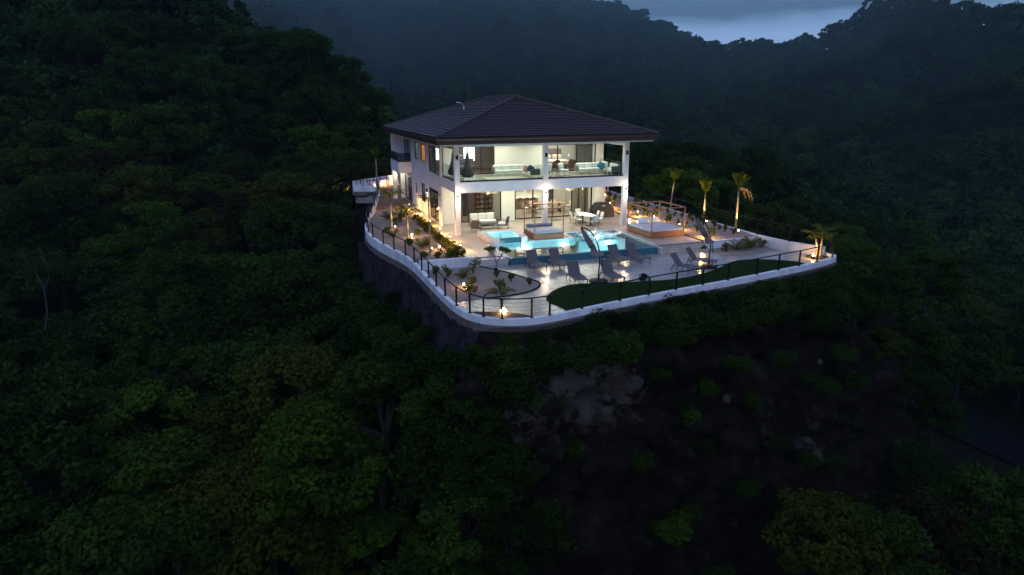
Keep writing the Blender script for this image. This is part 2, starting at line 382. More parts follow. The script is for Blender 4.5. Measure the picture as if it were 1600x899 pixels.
def poly_sd(px, py, poly=OUTa):
    """signed distance to the outline, negative inside"""
    px = np.asarray(px, float); py = np.asarray(py, float); a = poly; b = np.roll(poly, -1, 0)
    best = np.full(px.shape, 1e18); ins = np.zeros(px.shape, bool)
    for (ax, ay), (bx, by) in zip(a, b):
        ex, ey = bx - ax, by - ay; t = np.clip(((px - ax) * ex + (py - ay) * ey) / (ex * ex + ey * ey), 0, 1)
        best = np.minimum(best, (px - ax - t * ex) ** 2 + (py - ay - t * ey) ** 2)
        c = ((ay > py) != (by > py)) & (px < (bx - ax) * (py - ay) / (by - ay + 1e-12) + ax); ins ^= c
    return np.where(ins, -1, 1) * np.sqrt(best)
def fbm(x, y, s, o=4, seed=0.):
    return np.array([noise.fractal(Vector((a * s + seed, b * s, seed)), 1.0, 2.0, o) for a, b in zip(x, y)])
def ground_z(x, y, detail=True):
    x = np.atleast_1d(np.asarray(x, float)); y = np.atleast_1d(np.asarray(y, float))
    X, Y = wc(x, y); h = rbf(X, Y)
    D = np.hypot(X, Y)
    if detail:
        amp = np.clip((D - 90) / 200, 0, 1)
        h = h + amp * (fbm(x, y, 1 / 90., 4, 3.1) * 9 + np.abs(fbm(x, y, 1 / 45., 3, 9.)) * -7)
        h = h + fbm(x, y, 1 / 12., 3, 5.) * np.clip(D / 60, .3, 1) * .9
    sd = poly_sd(x, y)
    # shelf that carries the terrace: the land meets the parapet behind and at the right, falls below the walls left and front
    back = np.clip((y - 12) / 14, 0, 1)
    right = np.clip((x - 17) / 3, 0, 1) * np.clip((y + 12) / 8, 0, 1)
    top = np.maximum(back, right)
    tgt = -1.3 * top + (1 - top) * -6.5
    k = np.clip(1 - sd / (16 * top + 9 * (1 - top)), 0, 1) ** 1.0
    k = k * k * (3 - 2 * k)
    shelf = h * (1 - k) + np.minimum(np.maximum(h, tgt - 1), tgt) * k
    h = np.where(k > 0, np.where(top > .05, np.maximum(shelf, np.minimum(h, tgt)), np.minimum(h, tgt * k + h * (1 - k))), h)
    h = np.where(sd < 0, np.minimum(h, -1.6), h)
    return h
def make_terrain():
    n = 250
    u = np.linspace(-1, 1, n); g = np.sinh(u * 4.2) / math.sinh(4.2)
    gx = g * 1500; gy = g * 1500
    XX, YY = np.meshgrid(gx + 8, gy + 32)       # heading frame, dense around the terrace
    x, y = cw(XX.ravel(), YY.ravel()); z = ground_z(x, y)
    V = np.stack([x, y, z], -1); I = np.arange(n * n).reshape(n, n)
    F = np.stack([I[:-1, :-1], I[:-1, 1:], I[1:, 1:], I[1:, :-1]], -1).reshape(-1, 4)
    me = npmesh('hillside', V, F, 4)
    return struct(link('hillside', me, M_ground, smooth=True))
make_terrain()

def path_normals(P, closed=False):
    P = np.asarray(P, float); d = np.gradient(P, axis=0) if not closed else (np.roll(P, -1, 0) - np.roll(P, 1, 0))
    d /= np.linalg.norm(d, axis=1)[:, None] + 1e-9
    return np.stack([-d[:, 1], d[:, 0]], -1)
def resample(P, step):
    P = np.asarray(P, float); L = np.concatenate([[0], np.cumsum(np.linalg.norm(np.diff(P, axis=0), axis=1))])
    n = max(2, int(round(L[-1] / step)) + 1); t = np.linspace(0, L[-1], n)
    return np.stack([np.interp(t, L, P[:, i]) for i in range(P.shape[1])], -1)
def smooth_path(P, it=2):
    P = np.asarray(P, float)
    for _ in range(it):
        Q = [P[0]]
        for a, b in zip(P[:-1], P[1:]): Q += [a * .75 + b * .25, a * .25 + b * .75]
        Q.append(P[-1]); P = np.array(Q)
    return P
OUTS = smooth_path(OUT, 2)

# rock cliff below the front and right of the terrace: lofted rings with real relief
def make_cliff():
    P = resample([p for p in OUTS if (p[1] < -13.2 and p[0] > -3.2) or (p[0] > 18 and p[1] < 16)], .2)
    nrm = -path_normals(P)             # outwards (to the right of the walking direction)
    m = len(P)
    prof = [(-.25, -.75), (.35, -.85), (1.0, -1.15), (1.8, -1.6), (2.5, -2.3), (2.9, -3.2), (3.2, -4.2), (3.5, -5.3), (3.8, -6.4), (4.2, -7.6), (4.6, -8.8), (5.0, -10.0), (5.4, -11.3), (5.9, -12.6), (6.5, -14), (7.3, -15.5), (8.3, -17), (9.6, -18.8), (11.2, -21), (13, -24)]
    # refine
    pr = resample(prof, .2); V = []
    tt = np.linspace(0, 1, m)
    for j, (o, z) in enumerate(pr):
        for i in range(m):
            rt = min(1, max(0, (P[i, 0] - 19.2) / 1.5)) * min(1, max(0, (P[i, 1] + 13) / 5))
            oo = o * (1 + 1.1 * rt); zz = z * (1 - .45 * rt)
            x = P[i, 0] + nrm[i, 0] * oo; y = P[i, 1] + nrm[i, 1] * oo
            a = min(1, max(0, o) / 2.5)
            d = noise.fractal(Vector((x * .33, y * .33, zz * .4)), 1., 2., 5) * 1.0 + abs(noise.fractal(Vector((x * .9, y * .9 + 7, zz * .55)), 1., 2., 4)) * .8 - .4
            r2 = noise.cell(Vector((x * .8 + .4 * math.sin(zz), y * .8, zz * 1.1))) * .35
            d = (d + r2 + .16 * noise.fractal(Vector((x * 2.6, y * 2.6, zz * 2.2)), 1., 2., 3) + .5 * max(0, noise.noise(Vector((x * .5, y * .5, zz * .22))))) * a
            V.append((x + nrm[i, 0] * d, y + nrm[i, 1] * d, zz + d * .3))
    I = np.arange(len(pr) * m).reshape(len(pr), m)
    F = np.stack([I[:-1, :-1], I[1:, :-1], I[1:, 1:], I[:-1, 1:]], -1).reshape(-1, 4)
    me = npmesh('rock_cliff', np.array(V), F, 4)
    m_ = bpy.data.materials.new('cliff_rock'); m_.use_nodes = True; t = m_.node_tree; b = t.nodes['Principled BSDF']; b.inputs['Roughness'].default_value = .85; b.inputs['Specular IOR Level'].default_value = .08
    tcn = N(t, 'ShaderNodeTexCoord'); n1 = N(t, 'ShaderNodeTexNoise'); n1.inputs['Scale'].default_value = .8; n1.inputs['Detail'].default_value = 8; n1.inputs['Roughness'].default_value = .65
    t.links.new(tcn.outputs['Object'], n1.inputs['Vector'])
    rp = N(t, 'ShaderNodeValToRGB'); t.links.new(n1.outputs['Fac'], rp.inputs[0])
    rp.color_ramp.elements[0].position = .35; rp.color_ramp.elements[0].color = (.0028, .0022, .0018, 1)
    rp.color_ramp.elements[1].position = .62; rp.color_ramp.elements[1].color = (.012, .0085, .0062, 1)
    e = rp.color_ramp.elements.new(.69); e.color = (.042, .034, .030, 1)
    # bare pale outcrop: a bleached patch of the rock around one spot, ragged by noise
    prev = None
    for (c_, off) in (((-0.17, -20.35, -2.40), 0.), ((0.90, -20.70, -3.60), .6), ((2.20, -20.20, -3.08), .75), ((-1.83, -21.30, -3.50), .9), ((11.5, -20.5, -6.5), 1.0), ((14.5, -19.5, -8.5), 1.0)):
        g1 = N(t, 'ShaderNodeVectorMath', operation='DISTANCE'); g1.inputs[1].default_value = c_; t.links.new(tcn.outputs['Object'], g1.inputs[0])
        g2 = N(t, 'ShaderNodeMath', operation='ADD'); g2.inputs[1].default_value = off; t.links.new(g1.outputs['Value'], g2.inputs[0])
        if prev: g3 = N(t, 'ShaderNodeMath', operation='MINIMUM'); t.links.new(prev.outputs[0], g3.inputs[0]); t.links.new(g2.outputs[0], g3.inputs[1]); prev = g3
        else: prev = g2
    gm = prev
    n2 = N(t, 'ShaderNodeTexNoise'); n2.inputs['Scale'].default_value = 1.7; n2.inputs['Detail'].default_value = 9; n2.inputs['Roughness'].default_value = .7
    t.links.new(tcn.outputs['Object'], n2.inputs['Vector'])
    ma = N(t, 'ShaderNodeMath', operation='MULTIPLY_ADD'); ma.inputs[1].default_value = 7.0; t.links.new(n2.outputs['Fac'], ma.inputs[0])
    ng = N(t, 'ShaderNodeMath', operation='MULTIPLY'); ng.inputs[1].default_value = -1; t.links.new(gm.outputs[0], ng.inputs[0]); t.links.new(ng.outputs[0], ma.inputs[2])
    mr = N(t, 'ShaderNodeMapRange'); mr.inputs[1].default_value = 1.45; mr.inputs[2].default_value = 2.3; t.links.new(ma.outputs[0], mr.inputs[0])
    mx = N(t, 'ShaderNodeMix', data_type='RGBA'); mx.inputs[7].default_value = (.056, .047, .041, 1)
    t.links.new(mr.outputs[0], mx.inputs[0]); t.links.new(rp.outputs[0], mx.inputs[6]); t.links.new(mx.outputs[2], b.inputs['Base Color'])
    bp = N(t, 'ShaderNodeBump'); bp.inputs['Strength'].default_value = 1; bp.inputs['Distance'].default_value = .25; t.links.new(n2.outputs['Fac'], bp.inputs['Height']); t.links.new(bp.outputs[0], b.inputs['Normal'])
    ck = struct(link('rock_cliff', me, m_))
    # broken stones lodged in the face
    VV = np.array(V); r3 = random.Random(4); shp = []; mp_ = mat('pale_cliff_stone', (.075, .066, .062), .9, spec=.1, var=.5, vs=3, bump=.8, bs=9, orand=.5); md_ = mat('dark_cliff_stone', (.017, .013, .011), .9, spec=.1, var=.5, vs=3, bump=.8, bs=9, orand=.4)
    for m2 in (mp_, md_, md_):
        for k in range(3):
            b = MB().lathe([(.25, -.5), (.62, -.28), (.70, .05), (.5, .38), (.2, .5)], 8); b.v = [(x * r3.uniform(.75, 1.2), y * r3.uniform(.6, 1.1), z * r3.uniform(.7, 1.1)) for x, y, z in b.v]; q = b.mesh('stone'); q.materials.append(m2); shp.append(q)
    for k in range(170):
        i = r3.randrange(len(VV)); x, y, z = VV[i]
        if z > -2.2 or z < -15 or x > 19: continue
        near_ = min(math.dist((x, y, z), c_) for c_ in PALE)
        o = link('stone', shp[r3.randrange(3)] if near_ < 1.6 or r3.random() < .12 else shp[r3.randrange(3, 9)], None, ck, loc=(x, y, z))
        o.rotation_euler = [r3.uniform(0, 6) for _ in range(3)]; q = r3.uniform(.16, .48) * (.7 if near_ < 1.6 else 1); o.scale = (q, q, q)
PALE = [(-0.17, -20.35, -2.4), (0.9, -20.7, -3.6), (2.2, -20.2, -3.08), (-1.83, -21.3, -3.5)]
make_cliff()

# far road in the valley, lower right
def make_road():
    C = smooth_path([cw(30, 74), cw(36, 66), cw(40, 59), cw(44, 52), cw(52, 43), cw(66, 34)], 2); P = resample(C, 1.2); nr = path_normals(P)
    V = []; 
    for (x, y), (a, b) in zip(P, nr):
        for o in (-3.4, -1.1, 1.1, 3.4):
            xx, yy = x + a * o, y + b * o
            V.append((xx, yy, float(ground_z(xx, yy)[0])))
    V = np.array(V); 
    zc_ = V[:, 2].reshape(-1, 4).max(1) + .25; V[:, 2] = np.repeat(zc_, 4)
    I = np.arange(len(V)).reshape(-1, 4); F = np.stack([I[:-1, :-1], I[1:, :-1], I[1:, 1:], I[:-1, 1:]], -1).reshape(-1, 4)
    return struct(link('valley_road', npmesh('valley_road', V, F, 4), M_road, smooth=True))
make_road()

# ================================================================== TERRACE
terr = [tuple(p) for p in resample(np.vstack([OUTS, OUTS[:1]]), .8)[:-1]]
def inset_poly(poly, d):
    P = np.array(poly); a = np.roll(P, 1, 0); b = np.roll(P, -1, 0); t = b - a; t /= np.linalg.norm(t, axis=1)[:, None]
    return [tuple(q) for q in P + np.stack([-t[:, 1], t[:, 0]], -1) * d]
inner = inset_poly(terr, .12)

def clip(poly, x0, y0, x1, y1):
    def cl(P, f, inter):
        out = []
        for i in range(len(P)):
            a, b = P[i - 1], P[i]
            if f(b):
                if not f(a): out.append(inter(a, b))
                out.append(b)
            elif f(a): out.append(inter(a, b))
        return out
    def ix(v): return lambda a, b: (v, a[1] + (b[1] - a[1]) * (v - a[0]) / (b[0] - a[0]))
    def iy(v): return lambda a, b: (a[0] + (b[0] - a[0]) * (v - a[1]) / (b[1] - a[1]), v)
    P = list(poly)
    for f, it in ((lambda p: p[0] >= x0, ix(x0)), (lambda p: p[0] <= x1, ix(x1)), (lambda p: p[1] >= y0, iy(y0)), (lambda p: p[1] <= y1, iy(y1))):
        if P: P = cl(P, f, it)
    return P
def area(P): return abs(sum(P[i - 1][0] * P[i][1] - P[i][0] * P[i - 1][1] for i in range(len(P)))) / 2 if len(P) > 2 else 0

UZ = 0.0; LZ = -.45
tb = MB()
for k, (a, b, c, d) in enumerate(((-60, -60, 60, -7.6), (-60, -1.45, 60, 60), (-60, -7.6, 1.5, -1.45), (11.45, -7.6, 60, -1.45), (1.5, -3.2, 7.6, -1.45))):
    tb.prism(clip(inner, a, b, c, d), -1.3, -.51)
struct(tb.build('terrace_base', M_grout))
def tiles(name, parent, regions, size, z, m, th=.035, gap=.006, maxn=300):
    """stone tiles laid one by one; regions are rectangles or outlines"""
    cache = {}; out = []; sx, sy = size
    for reg in regions:
        xs = [p[0] for p in reg]; ys = [p[1] for p in reg]
        for i in range(math.floor(min(xs) / sx), math.ceil(max(xs) / sx)):
            for j in range(math.floor(min(ys) / sy), math.ceil(max(ys) / sy)):
                P = clip(reg, i * sx + gap, j * sy + gap, (i + 1) * sx - gap, (j + 1) * sy - gap)
                if area(P) < .02: continue
                cx, cy = (i + .5) * sx, (j + .5) * sy
                out.append((cx, cy, [(round(a - cx, 4), round(b - cy, 4)) for a, b in P]))
    out.sort(key=lambda t: (t[0] - CAM[0]) ** 2 + (t[1] - CAM[1]) ** 2)
    rest = MB()
    for k, (cx, cy, P) in enumerate(out):
        dz = rnd.uniform(-.0015, .0015)
        if k >= maxn - 1:
            rest.prism([(a + cx, b + cy) for a, b in P], z - th, z + dz); continue
        key = tuple(P)
        if key not in cache: cache[key] = MB().prism(P, -th, 0).mesh('stone_tile'); cache[key].materials.append(m)
        link(name, cache[key], None, parent, loc=(cx, cy, z + dz))
    if rest.v: tag(rest.build(name, m, parent), kind='stuff')
def rect(x0, y0, x1, y1): return [(x0, y0), (x1, y0), (x1, y1), (x0, y1)]
PX0, PX1, PYF, PYB1, PYB2 = 1.5, 11.45, -7.6, -3.2, -1.45
upper_regs = [rect(-1.0, -6.8, 0, 17), rect(0, -.4, 13.5, 5.3), rect(0, -6.8, 1.3, -.4), rect(4.2, PYB1 + .3, 7.55, -.4), rect(7.55, PYB2 + .3, PX1 + .3, -.4), rect(PX1 + .3, -7.1, 15.15, -.4), rect(13.5, -.4, 15.15, 17)]
up = struct(bpy.data.objects.new('upper_terrace', None)); COL.objects.link(up)
sb = MB()
for k, rg in enumerate(upper_regs): sb.box(rg[0][0], rg[0][1], -.505, rg[2][0], rg[2][1], -.022 - .0006 * k)
sb.build('terrace_slab', M_grout, up)
tiles('stone_tile', up, upper_regs, (.95, .95), UZ, M_tile, maxn=300)
lawn_edge = smooth_path([(1.1, -17.6), (1.05, -16.6), (.75, -15.6), (.95, -14.9), (1.5, -14.1), (2.3, -13.35), (3.2, -12.95), (4.6, -13.2), (6.6, -13.6), (8.9, -13.9), (11.0, -13.35), (13.0, -12.25), (14.2, -11.35), (15.4, -10.95), (16.6, -11.3), (17.6, -11.9), (18.3, -12.6), (18.2, -13.7)], 2)
bed_edge = smooth_path([(-1.9, -14.1), (-.9, -14.0), (.35, -13.8), (1.4, -12.9), (1.8, -12.0), (1.3, -11.0), (.9, -9.6), (.2, -8.4), (-.4, -7.3)], 2)
low_out = [tuple(p) for p in inset_poly(terr, .28)]
LOWER = [p for p in low_out if p[1] < -7.65]
# outline pieces in order: walk the parapet from left (-4,-8) to the right (19.6,-8), then back along the bed and pool fronts
li = [p for p in low_out if p[1] < -14.2 or p[0] > 2]
low_par = [p for p in low_out if (p[1] < -14.3) or (p[0] > 15 and p[1] < -9.3)]
low_poly = low_par + [(19.3, -9.3), (17.9, -9.6), (16.0, -9.95), (14.9, -9.4), (15.1, -7.95), (11.6, -7.95), (11.5, -7.62), (1.5, -7.62), (1.2, -7.62), (-.2, -7.0)] + [tuple(p) for p in bed_edge[::-1]] + [(-3.4, -14.2)]
lo = struct(bpy.data.objects.new('lower_terrace', None)); COL.objects.link(lo)
MB().prism(low_poly, -.5, LZ - .02).build('terrace_slab', M_grout, lo)
tiles('stone_tile', lo, [low_poly], (.95, .95), LZ, M_tile_low, maxn=300)
# artificial turf crescent
lawn_poly = [tuple(p) for p in lawn_edge] + [p for p in low_out if p[1] < -13 and 1.3 < p[0] < 18.2][::-1]
struct(MB().prism(lawn_poly, LZ + .002, LZ + .03).build('lawn', M_lawn))
def turf():
    V = []; F = []; lp = np.array(lawn_poly); r = np.random.default_rng(3)
    pts = np.stack([r.uniform(.7, 18.4, 60000), r.uniform(-18.2, -10.8, 60000)], -1)
    pts = pts[poly_sd(pts[:, 0], pts[:, 1], lp) < -.04][:26000]
    n = len(pts); a = r.uniform(0, 6.28, n); h = r.uniform(.025, .06, n); d = np.stack([np.cos(a), np.sin(a)], -1) * .012
    A = np.concatenate([pts - d, np.full((n, 1), LZ + .028)], 1); B = np.concatenate([pts + d, np.full((n, 1), LZ + .028)], 1)
    T = np.concatenate([pts + r.normal(0, .015, (n, 2)), (LZ + .03 + h)[:, None]], 1)
    V = np.stack([A, B, T], 1).reshape(-1, 3); F = np.arange(3 * n).reshape(-1, 3)
    return tag(link('grass', npmesh('grass', V, F, 3), M_blade), 'short green turf blades on the crescent lawn by the railing', 'grass', kind='stuff')
turf()
# planting beds
gl_poly = [p for p in low_out if p[0] < -1 and -6.6 < p[1] < 15]
gl_poly = sorted(gl_poly, key=lambda p: p[1]) + [(-1.66, 15), (-1.66, -6.55)]
struct(MB().prism(gl_poly, -.5, -.03).build('gravel_bed', M_gravel))
struct(MB().prism(rect(-1.66, -6.6, -1.02, 15.2), -.5, -.05).build('hedge_bed', M_soil))
fl = [p for p in low_out if p[0] < -2.5 and -14.1 < p[1] < -6.95]
fl = sorted(fl, key=lambda p: -p[1]) + [tuple(p) for p in bed_edge] 
struct(MB().prism(fl, -.5, LZ + .012).build('gravel_bed', M_gravel))
struct(MB().prism([(15.0, -7.5), (19.35, -7.5), (19.35, -9.25), (17.9, -9.55), (16.0, -9.9), (14.95, -9.35)], -.5, LZ + .012).build('gravel_bed', M_gravel))
# dark stone edging of the front left bed
ed = resample(bed_edge, .5)
eb = thing('bed_edging', 'thin dark stone edging curving round the front left gravel bed', 'edging')
nr = path_normals(ed)
for k in range(len(ed) - 1):
    a, b = ed[k], ed[k + 1]; d = (b - a) / np.linalg.norm(b - a); q = np.array([-d[1], d[0]]) * .035; a2 = a + d * .008; b2 = b - d * .008
    MB().prism([tuple(a2 - q), tuple(b2 - q), tuple(b2 + q), tuple(a2 + q)], LZ - .02, LZ + .06).build('edging_stone', M_stonewall, eb)
# drive behind
struct(MB().prism([(-3.75, 15.2), (-3.3, 17), (-2.4, 22), (-1.75, 26.6), (-2.0, 27.9), (-4.0, 28.2), (-3.1, 29.6), (-.6, 32.1), (1.5, 34.2), (6, 34.5), (6, 21.9), (-.0, 21.9), (-.0, 15.2)], -.5, -.035).build('gravel_drive', M_soilslope))
struct(MB().prism([(15.55, 34), (15.55, -7.1), (19.2, -7.1), (19.3, -3), (19.55, 4), (20.0, 13), (20.4, 22), (20.8, 34)], -.5, .0).build('planting_terrace', M_gravel))
# sloping right-hand planting bank rising to the parapet
bank = MB(); yl = [-7.05, -5, -3, 0, 4, 9, 14, 22, 34]
for k in range(len(yl) - 1):
    y0, y1 = yl[k], yl[k + 1]
    xo = lambda y: np.interp(y, [-9.4, -7, -3, 4, 13, 22, 35], [19.7, 19.37, 19.42, 19.72, 20.22, 20.6, 21.0])
    n_ = 6
    for j in range(n_):
        def pt(y, t): 
            x = 15.6 + (xo(y) - 15.6) * t; f = min(1, max(0, (y + 7.2) / 2.5))
            return (x, y, .05 + .14 * t ** 1.2 * f)
        bank.quad(pt(y0, j / n_), pt(y0, (j + 1) / n_), pt(y1, (j + 1) / n_), pt(y1, j / n_))
struct(bank.build('planted_bank', M_gravel, smooth=True))

def wall_thing(name, label, m, x0, y0, z0, x1, y1, z1, cat='wall', cap=None):
    t = thing(name, label, cat, ((x0 + x1) / 2, (y0 + y1) / 2, z0))
    cx, cy = (x0 + x1) / 2, (y0 + y1) / 2
    MB().box(x0 - cx, y0 - cy, 0, x1 - cx, y1 - cy, z1 - z0 - (.04 if cap else 0)).build('wall_body', m, t)
    if cap: MB().box(x0 - cx - .02, y0 - cy - .02, z1 - z0 - .04, x1 - cx + .02, y1 - cy + .02, z1 - z0).build('coping', cap, t)
    return t
wall_thing('garden_wall', 'low white retaining wall below the end of the hedge bed', M_wall_out, -3.9, -6.98, -.5, -.62, -6.72, .06)
wall_thing('garden_wall', 'low white retaining wall in front of the right planted bank', M_wall_out, 15.17, -7.42, -.5, 19.4, -7.16, .06, cap=M_white)
wall_thing('bed_kerb', 'narrow brown kerb along the lit right planted bank', M_concrete, 15.17, -7.1, -.5, 15.5, 33.5, .07, cat='kerb')
wall_thing('stone_ledge', 'beige stone ledge beside the left end of the pool', M_coping, -.6, -7.35, -.5, 1.42, -6.82, -.06, cat='ledge')
# steps right of the pool
st = thing('garden_steps', 'three wide beige steps from the pool deck down to the lounger deck', 'steps', (0, 0, 0))
for k in range(3):
    zt = -.112 * (k + 1) + .0; y1 = -7.1 - .28 * k
    for j in range(4):
        a = 11.62 + j * .885
        MB().box(a, y1 - .28, -.52, a + .878, y1 - .002, zt).build('step_slab', M_tile, st)
wall_thing('step_wing', 'pale sloping wing between the pool corner and the steps', M_coping, 11.47, -8.0, -.5, 11.6, -7.12, -.02, cat='ledge')

# pool ------------------------------------------------------------
pool = thing('swimming_pool', 'large turquoise lit swimming pool with blue overflow wall', 'pool')
def shell(parent, outline, zt, zb, mwall, mfloor, n0='pool_wall', n1='pool_floor'):
    b = MB(); A = sum(outline[i - 1][0] * outline[i][1] - outline[i][0] * outline[i - 1][1] for i in range(len(outline)))
    for i in range(len(outline)):
        p, q = outline[i - 1], outline[i]; b.quad((*p, zt), (*p, zb), (*q, zb), (*q, zt))
    b.build(n0, mwall, parent)
    f = MB(); f.v = [(*p, zb) for p in outline]; f.f = [tuple(range(len(outline)))]; f.build(n1, mfloor, parent)
pout = [(PX0 + .12, PYF + .12), (PX1 - .12, PYF + .12), (PX1 - .12, PYB2), (7.6, PYB2), (7.6, PYB1), (PX0 + .12, PYB1)]
shell(pool, pout, -.02, -1.35, M_pool, M_poolfloor)
MB().box(PX0, PYF, -.52, PX1, PYF + .12, -.055).build('overflow_wall', M_spill, pool)
MB().box(PX1 - .12, PYF + .12, -1.4, PX1, PYB2 + .02, -.04).build('side_wall', M_spill, pool)
MB().box(PX0, PYF + .12, -1.4, PX0 + .12, PYB1, -.045).build('side_wall', M_spill, pool)
wt = MB(); wt.v = [(PX0 + .01, PYF + .01, -.05), (PX1 - .01, PYF + .01, -.05), (PX1 - .01, PYB2, -.05), (7.6, PYB2, -.05), (7.6, PYB1, -.05), (PX0 + .01, PYB1, -.05)]; wt.f = [tuple(range(6))]
wt.build('water', M_water, pool)
# the terrace base is hollow at the pool: hide it with a deeper basin skirt
cop = []
def coping(x0, y0, x1, y1):
    L = max(x1 - x0, y1 - y0); n = max(1, round(L / .6))
    for k in range(n):
        if x1 - x0 > y1 - y0: a = (x0 + (x1 - x0) * k / n + .004, y0, x0 + (x1 - x0) * (k + 1) / n - .004, y1)
        else: a = (x0, y0 + (y1 - y0) * k / n + .004, x1, y0 + (y1 - y0) * (k + 1) / n - .004)
        MB().box(a[0], a[1], -.3, a[2], a[3], .018).build('coping_stone', M_coping, pool)
coping(PX1 + .004, PYF + .6, PX1 + .3, PYB2 + .3); coping(7.6, PYB2 + .004, PX1, PYB2 + .3); coping(4.2, PYB1 + .004, 7.52, PYB1 + .3); coping(7.31, PYB1 + .31, 7.59, PYB2 + .3)
coping(1.2, PYF + .3, PX0 - .004, -3.3)
for k in range(3): MB().box(1.62 + .32 * k, PYF + .9, -1.34, 1.62 + .32 * (k + 1) + .01, -3.4, -.3 - .33 * k).build('pool_step', M_poolfloor, pool)
MB().box(7.9, -3.4, -1.34, 11.3, PYB2 - .02, -.28).build('sun_shelf', M_poolfloor, pool)
for (x, y) in ((4.05, PYB1), (6.68, PYB1), (10.0, -3.42), ):
    MB().tube([(x, y - .06, -.42), (x, y - .005, -.42)], .11, 12).build('pool_lamp', M_poollamp, pool)
    light('POINT', (x, y - .35, -.42), 11, (.86, .96, 1), pool, .12, name='pool_and_fill_light')
MB().tube([(9.9, PYB2 - .01, -.18), (9.9, PYB2 - .05, -.18)], .1, 12).build('pool_lamp', M_poollamp, pool)
light('POINT', (9.9, PYB2 - .3, -.16), 16, (.86, .96, 1), pool, .08, name='pool_and_fill_light')
light('POINT', (6.4, -5.9, -.8), 45, (.86, .96, 1), pool, .2, name='pool_and_fill_light')  # added fill without a fitting, lifts the turquoise in the middle
light('POINT', (3.0, -5.9, -.8), 45, (.86, .96, 1), pool, .2, name='pool_and_fill_light')  # added fill for the left part, no lamp body here
light('POINT', (9.9, -6.0, -.8), 45, (.86, .96, 1), pool, .2, name='pool_and_fill_light')  # added fill for the right part, no lamp body here

spa = thing('hot_tub', 'raised square stone hot tub with glowing water spilling into the pool', 'hot tub', (0, 0, 0))
sx0, sx1, sy0, sy1, sz = 1.35, 4.15, -3.25, -.45, .36
for a in ((sx0, sy1 - .5, sx1, sy1), (sx0, sy0 + .45, sx0 + .5, sy1 - .503), (sx1 - .5, sy0 + .45, sx1, sy1 - .503)):
    n = 4 if a[2] - a[0] > 1 else 3
    for k in range(n):
        if a[2] - a[0] > 1: MB().box(a[0] + (a[2] - a[0]) * k / n + .003, a[1], sz - .06, a[0] + (a[2] - a[0]) * (k + 1) / n - .003, a[3], sz).build('coping_stone', M_coping, spa)
        else: MB().box(a[0], a[1] + (a[3] - a[1]) * k / n + .003, sz - .06, a[2], a[1] + (a[3] - a[1]) * (k + 1) / n - .003, sz).build('coping_stone', M_coping, spa)
MB().box(sx0 + .02, sy0 + .47, -.5, sx0 + .48, sy1 - .02, sz - .062).build('side_wall', M_coping, spa)
MB().box(sx1 - .48, sy0 + .47, -.5, sx1 - .02, sy1 - .02, sz - .063).build('side_wall', M_coping, spa)
MB().box(sx0 + .49, sy1 - .48, -.5, sx1 - .49, sy1 - .02, sz - .064).build('side_wall', M_coping, spa)
MB().prism([(sx0 + .02, sy0 + .46), (sx0 + .35, sy0 + .05), (sx0 + .8, sy0), (sx0 + .8, sy0 + .46)], -.5, sz - .02).build('corner_block', M_coping, spa)
MB().prism([(sx1 - .02, sy0 + .46), (sx1 - .02, sy0 + .1), (sx1 - .48, sy0), (sx1 - .48, sy0 + .46)], -.5, sz - .02).build('corner_block', M_coping, spa)
MB().box(sx0 + .803, sy0 + .1, -1.3, sx1 - .483, sy0 + .3, sz - .1).build('spill_wall', M_spill, spa)
shell(spa, [(sx0 + .5, sy0 + .3), (sx1 - .5, sy0 + .3), (sx1 - .5, sy1 - .5), (sx0 + .5, sy1 - .5)], sz - .06, -.45, M_pool, M_poolfloor, 'basin_wall', 'basin_floor')
b = MB(); b.v = [(sx0 + .5, sy0 + .11, sz - .085), (sx1 - .49, sy0 + .11, sz - .085), (sx1 - .5, sy1 - .5, sz - .085), (sx0 + .5, sy1 - .5, sz - .085)]; b.f = [(0, 1, 2, 3)]; b.build('water', M_water, spa)
MB().tube([(2.75, sy0 + .36, .02), (2.75, sy0 + .32, .02)], .11, 12).build('spa_lamp', M_poollamp, spa)
MB().lathe([(.34, .05), (.34, .07)], 14, (2.6, -2.35)).build('spa_lamp', M_poollamp, spa)
light('POINT', (2.7, -2.3, .0), 22, (.86, .96, 1), spa, .1, name='spa_light')

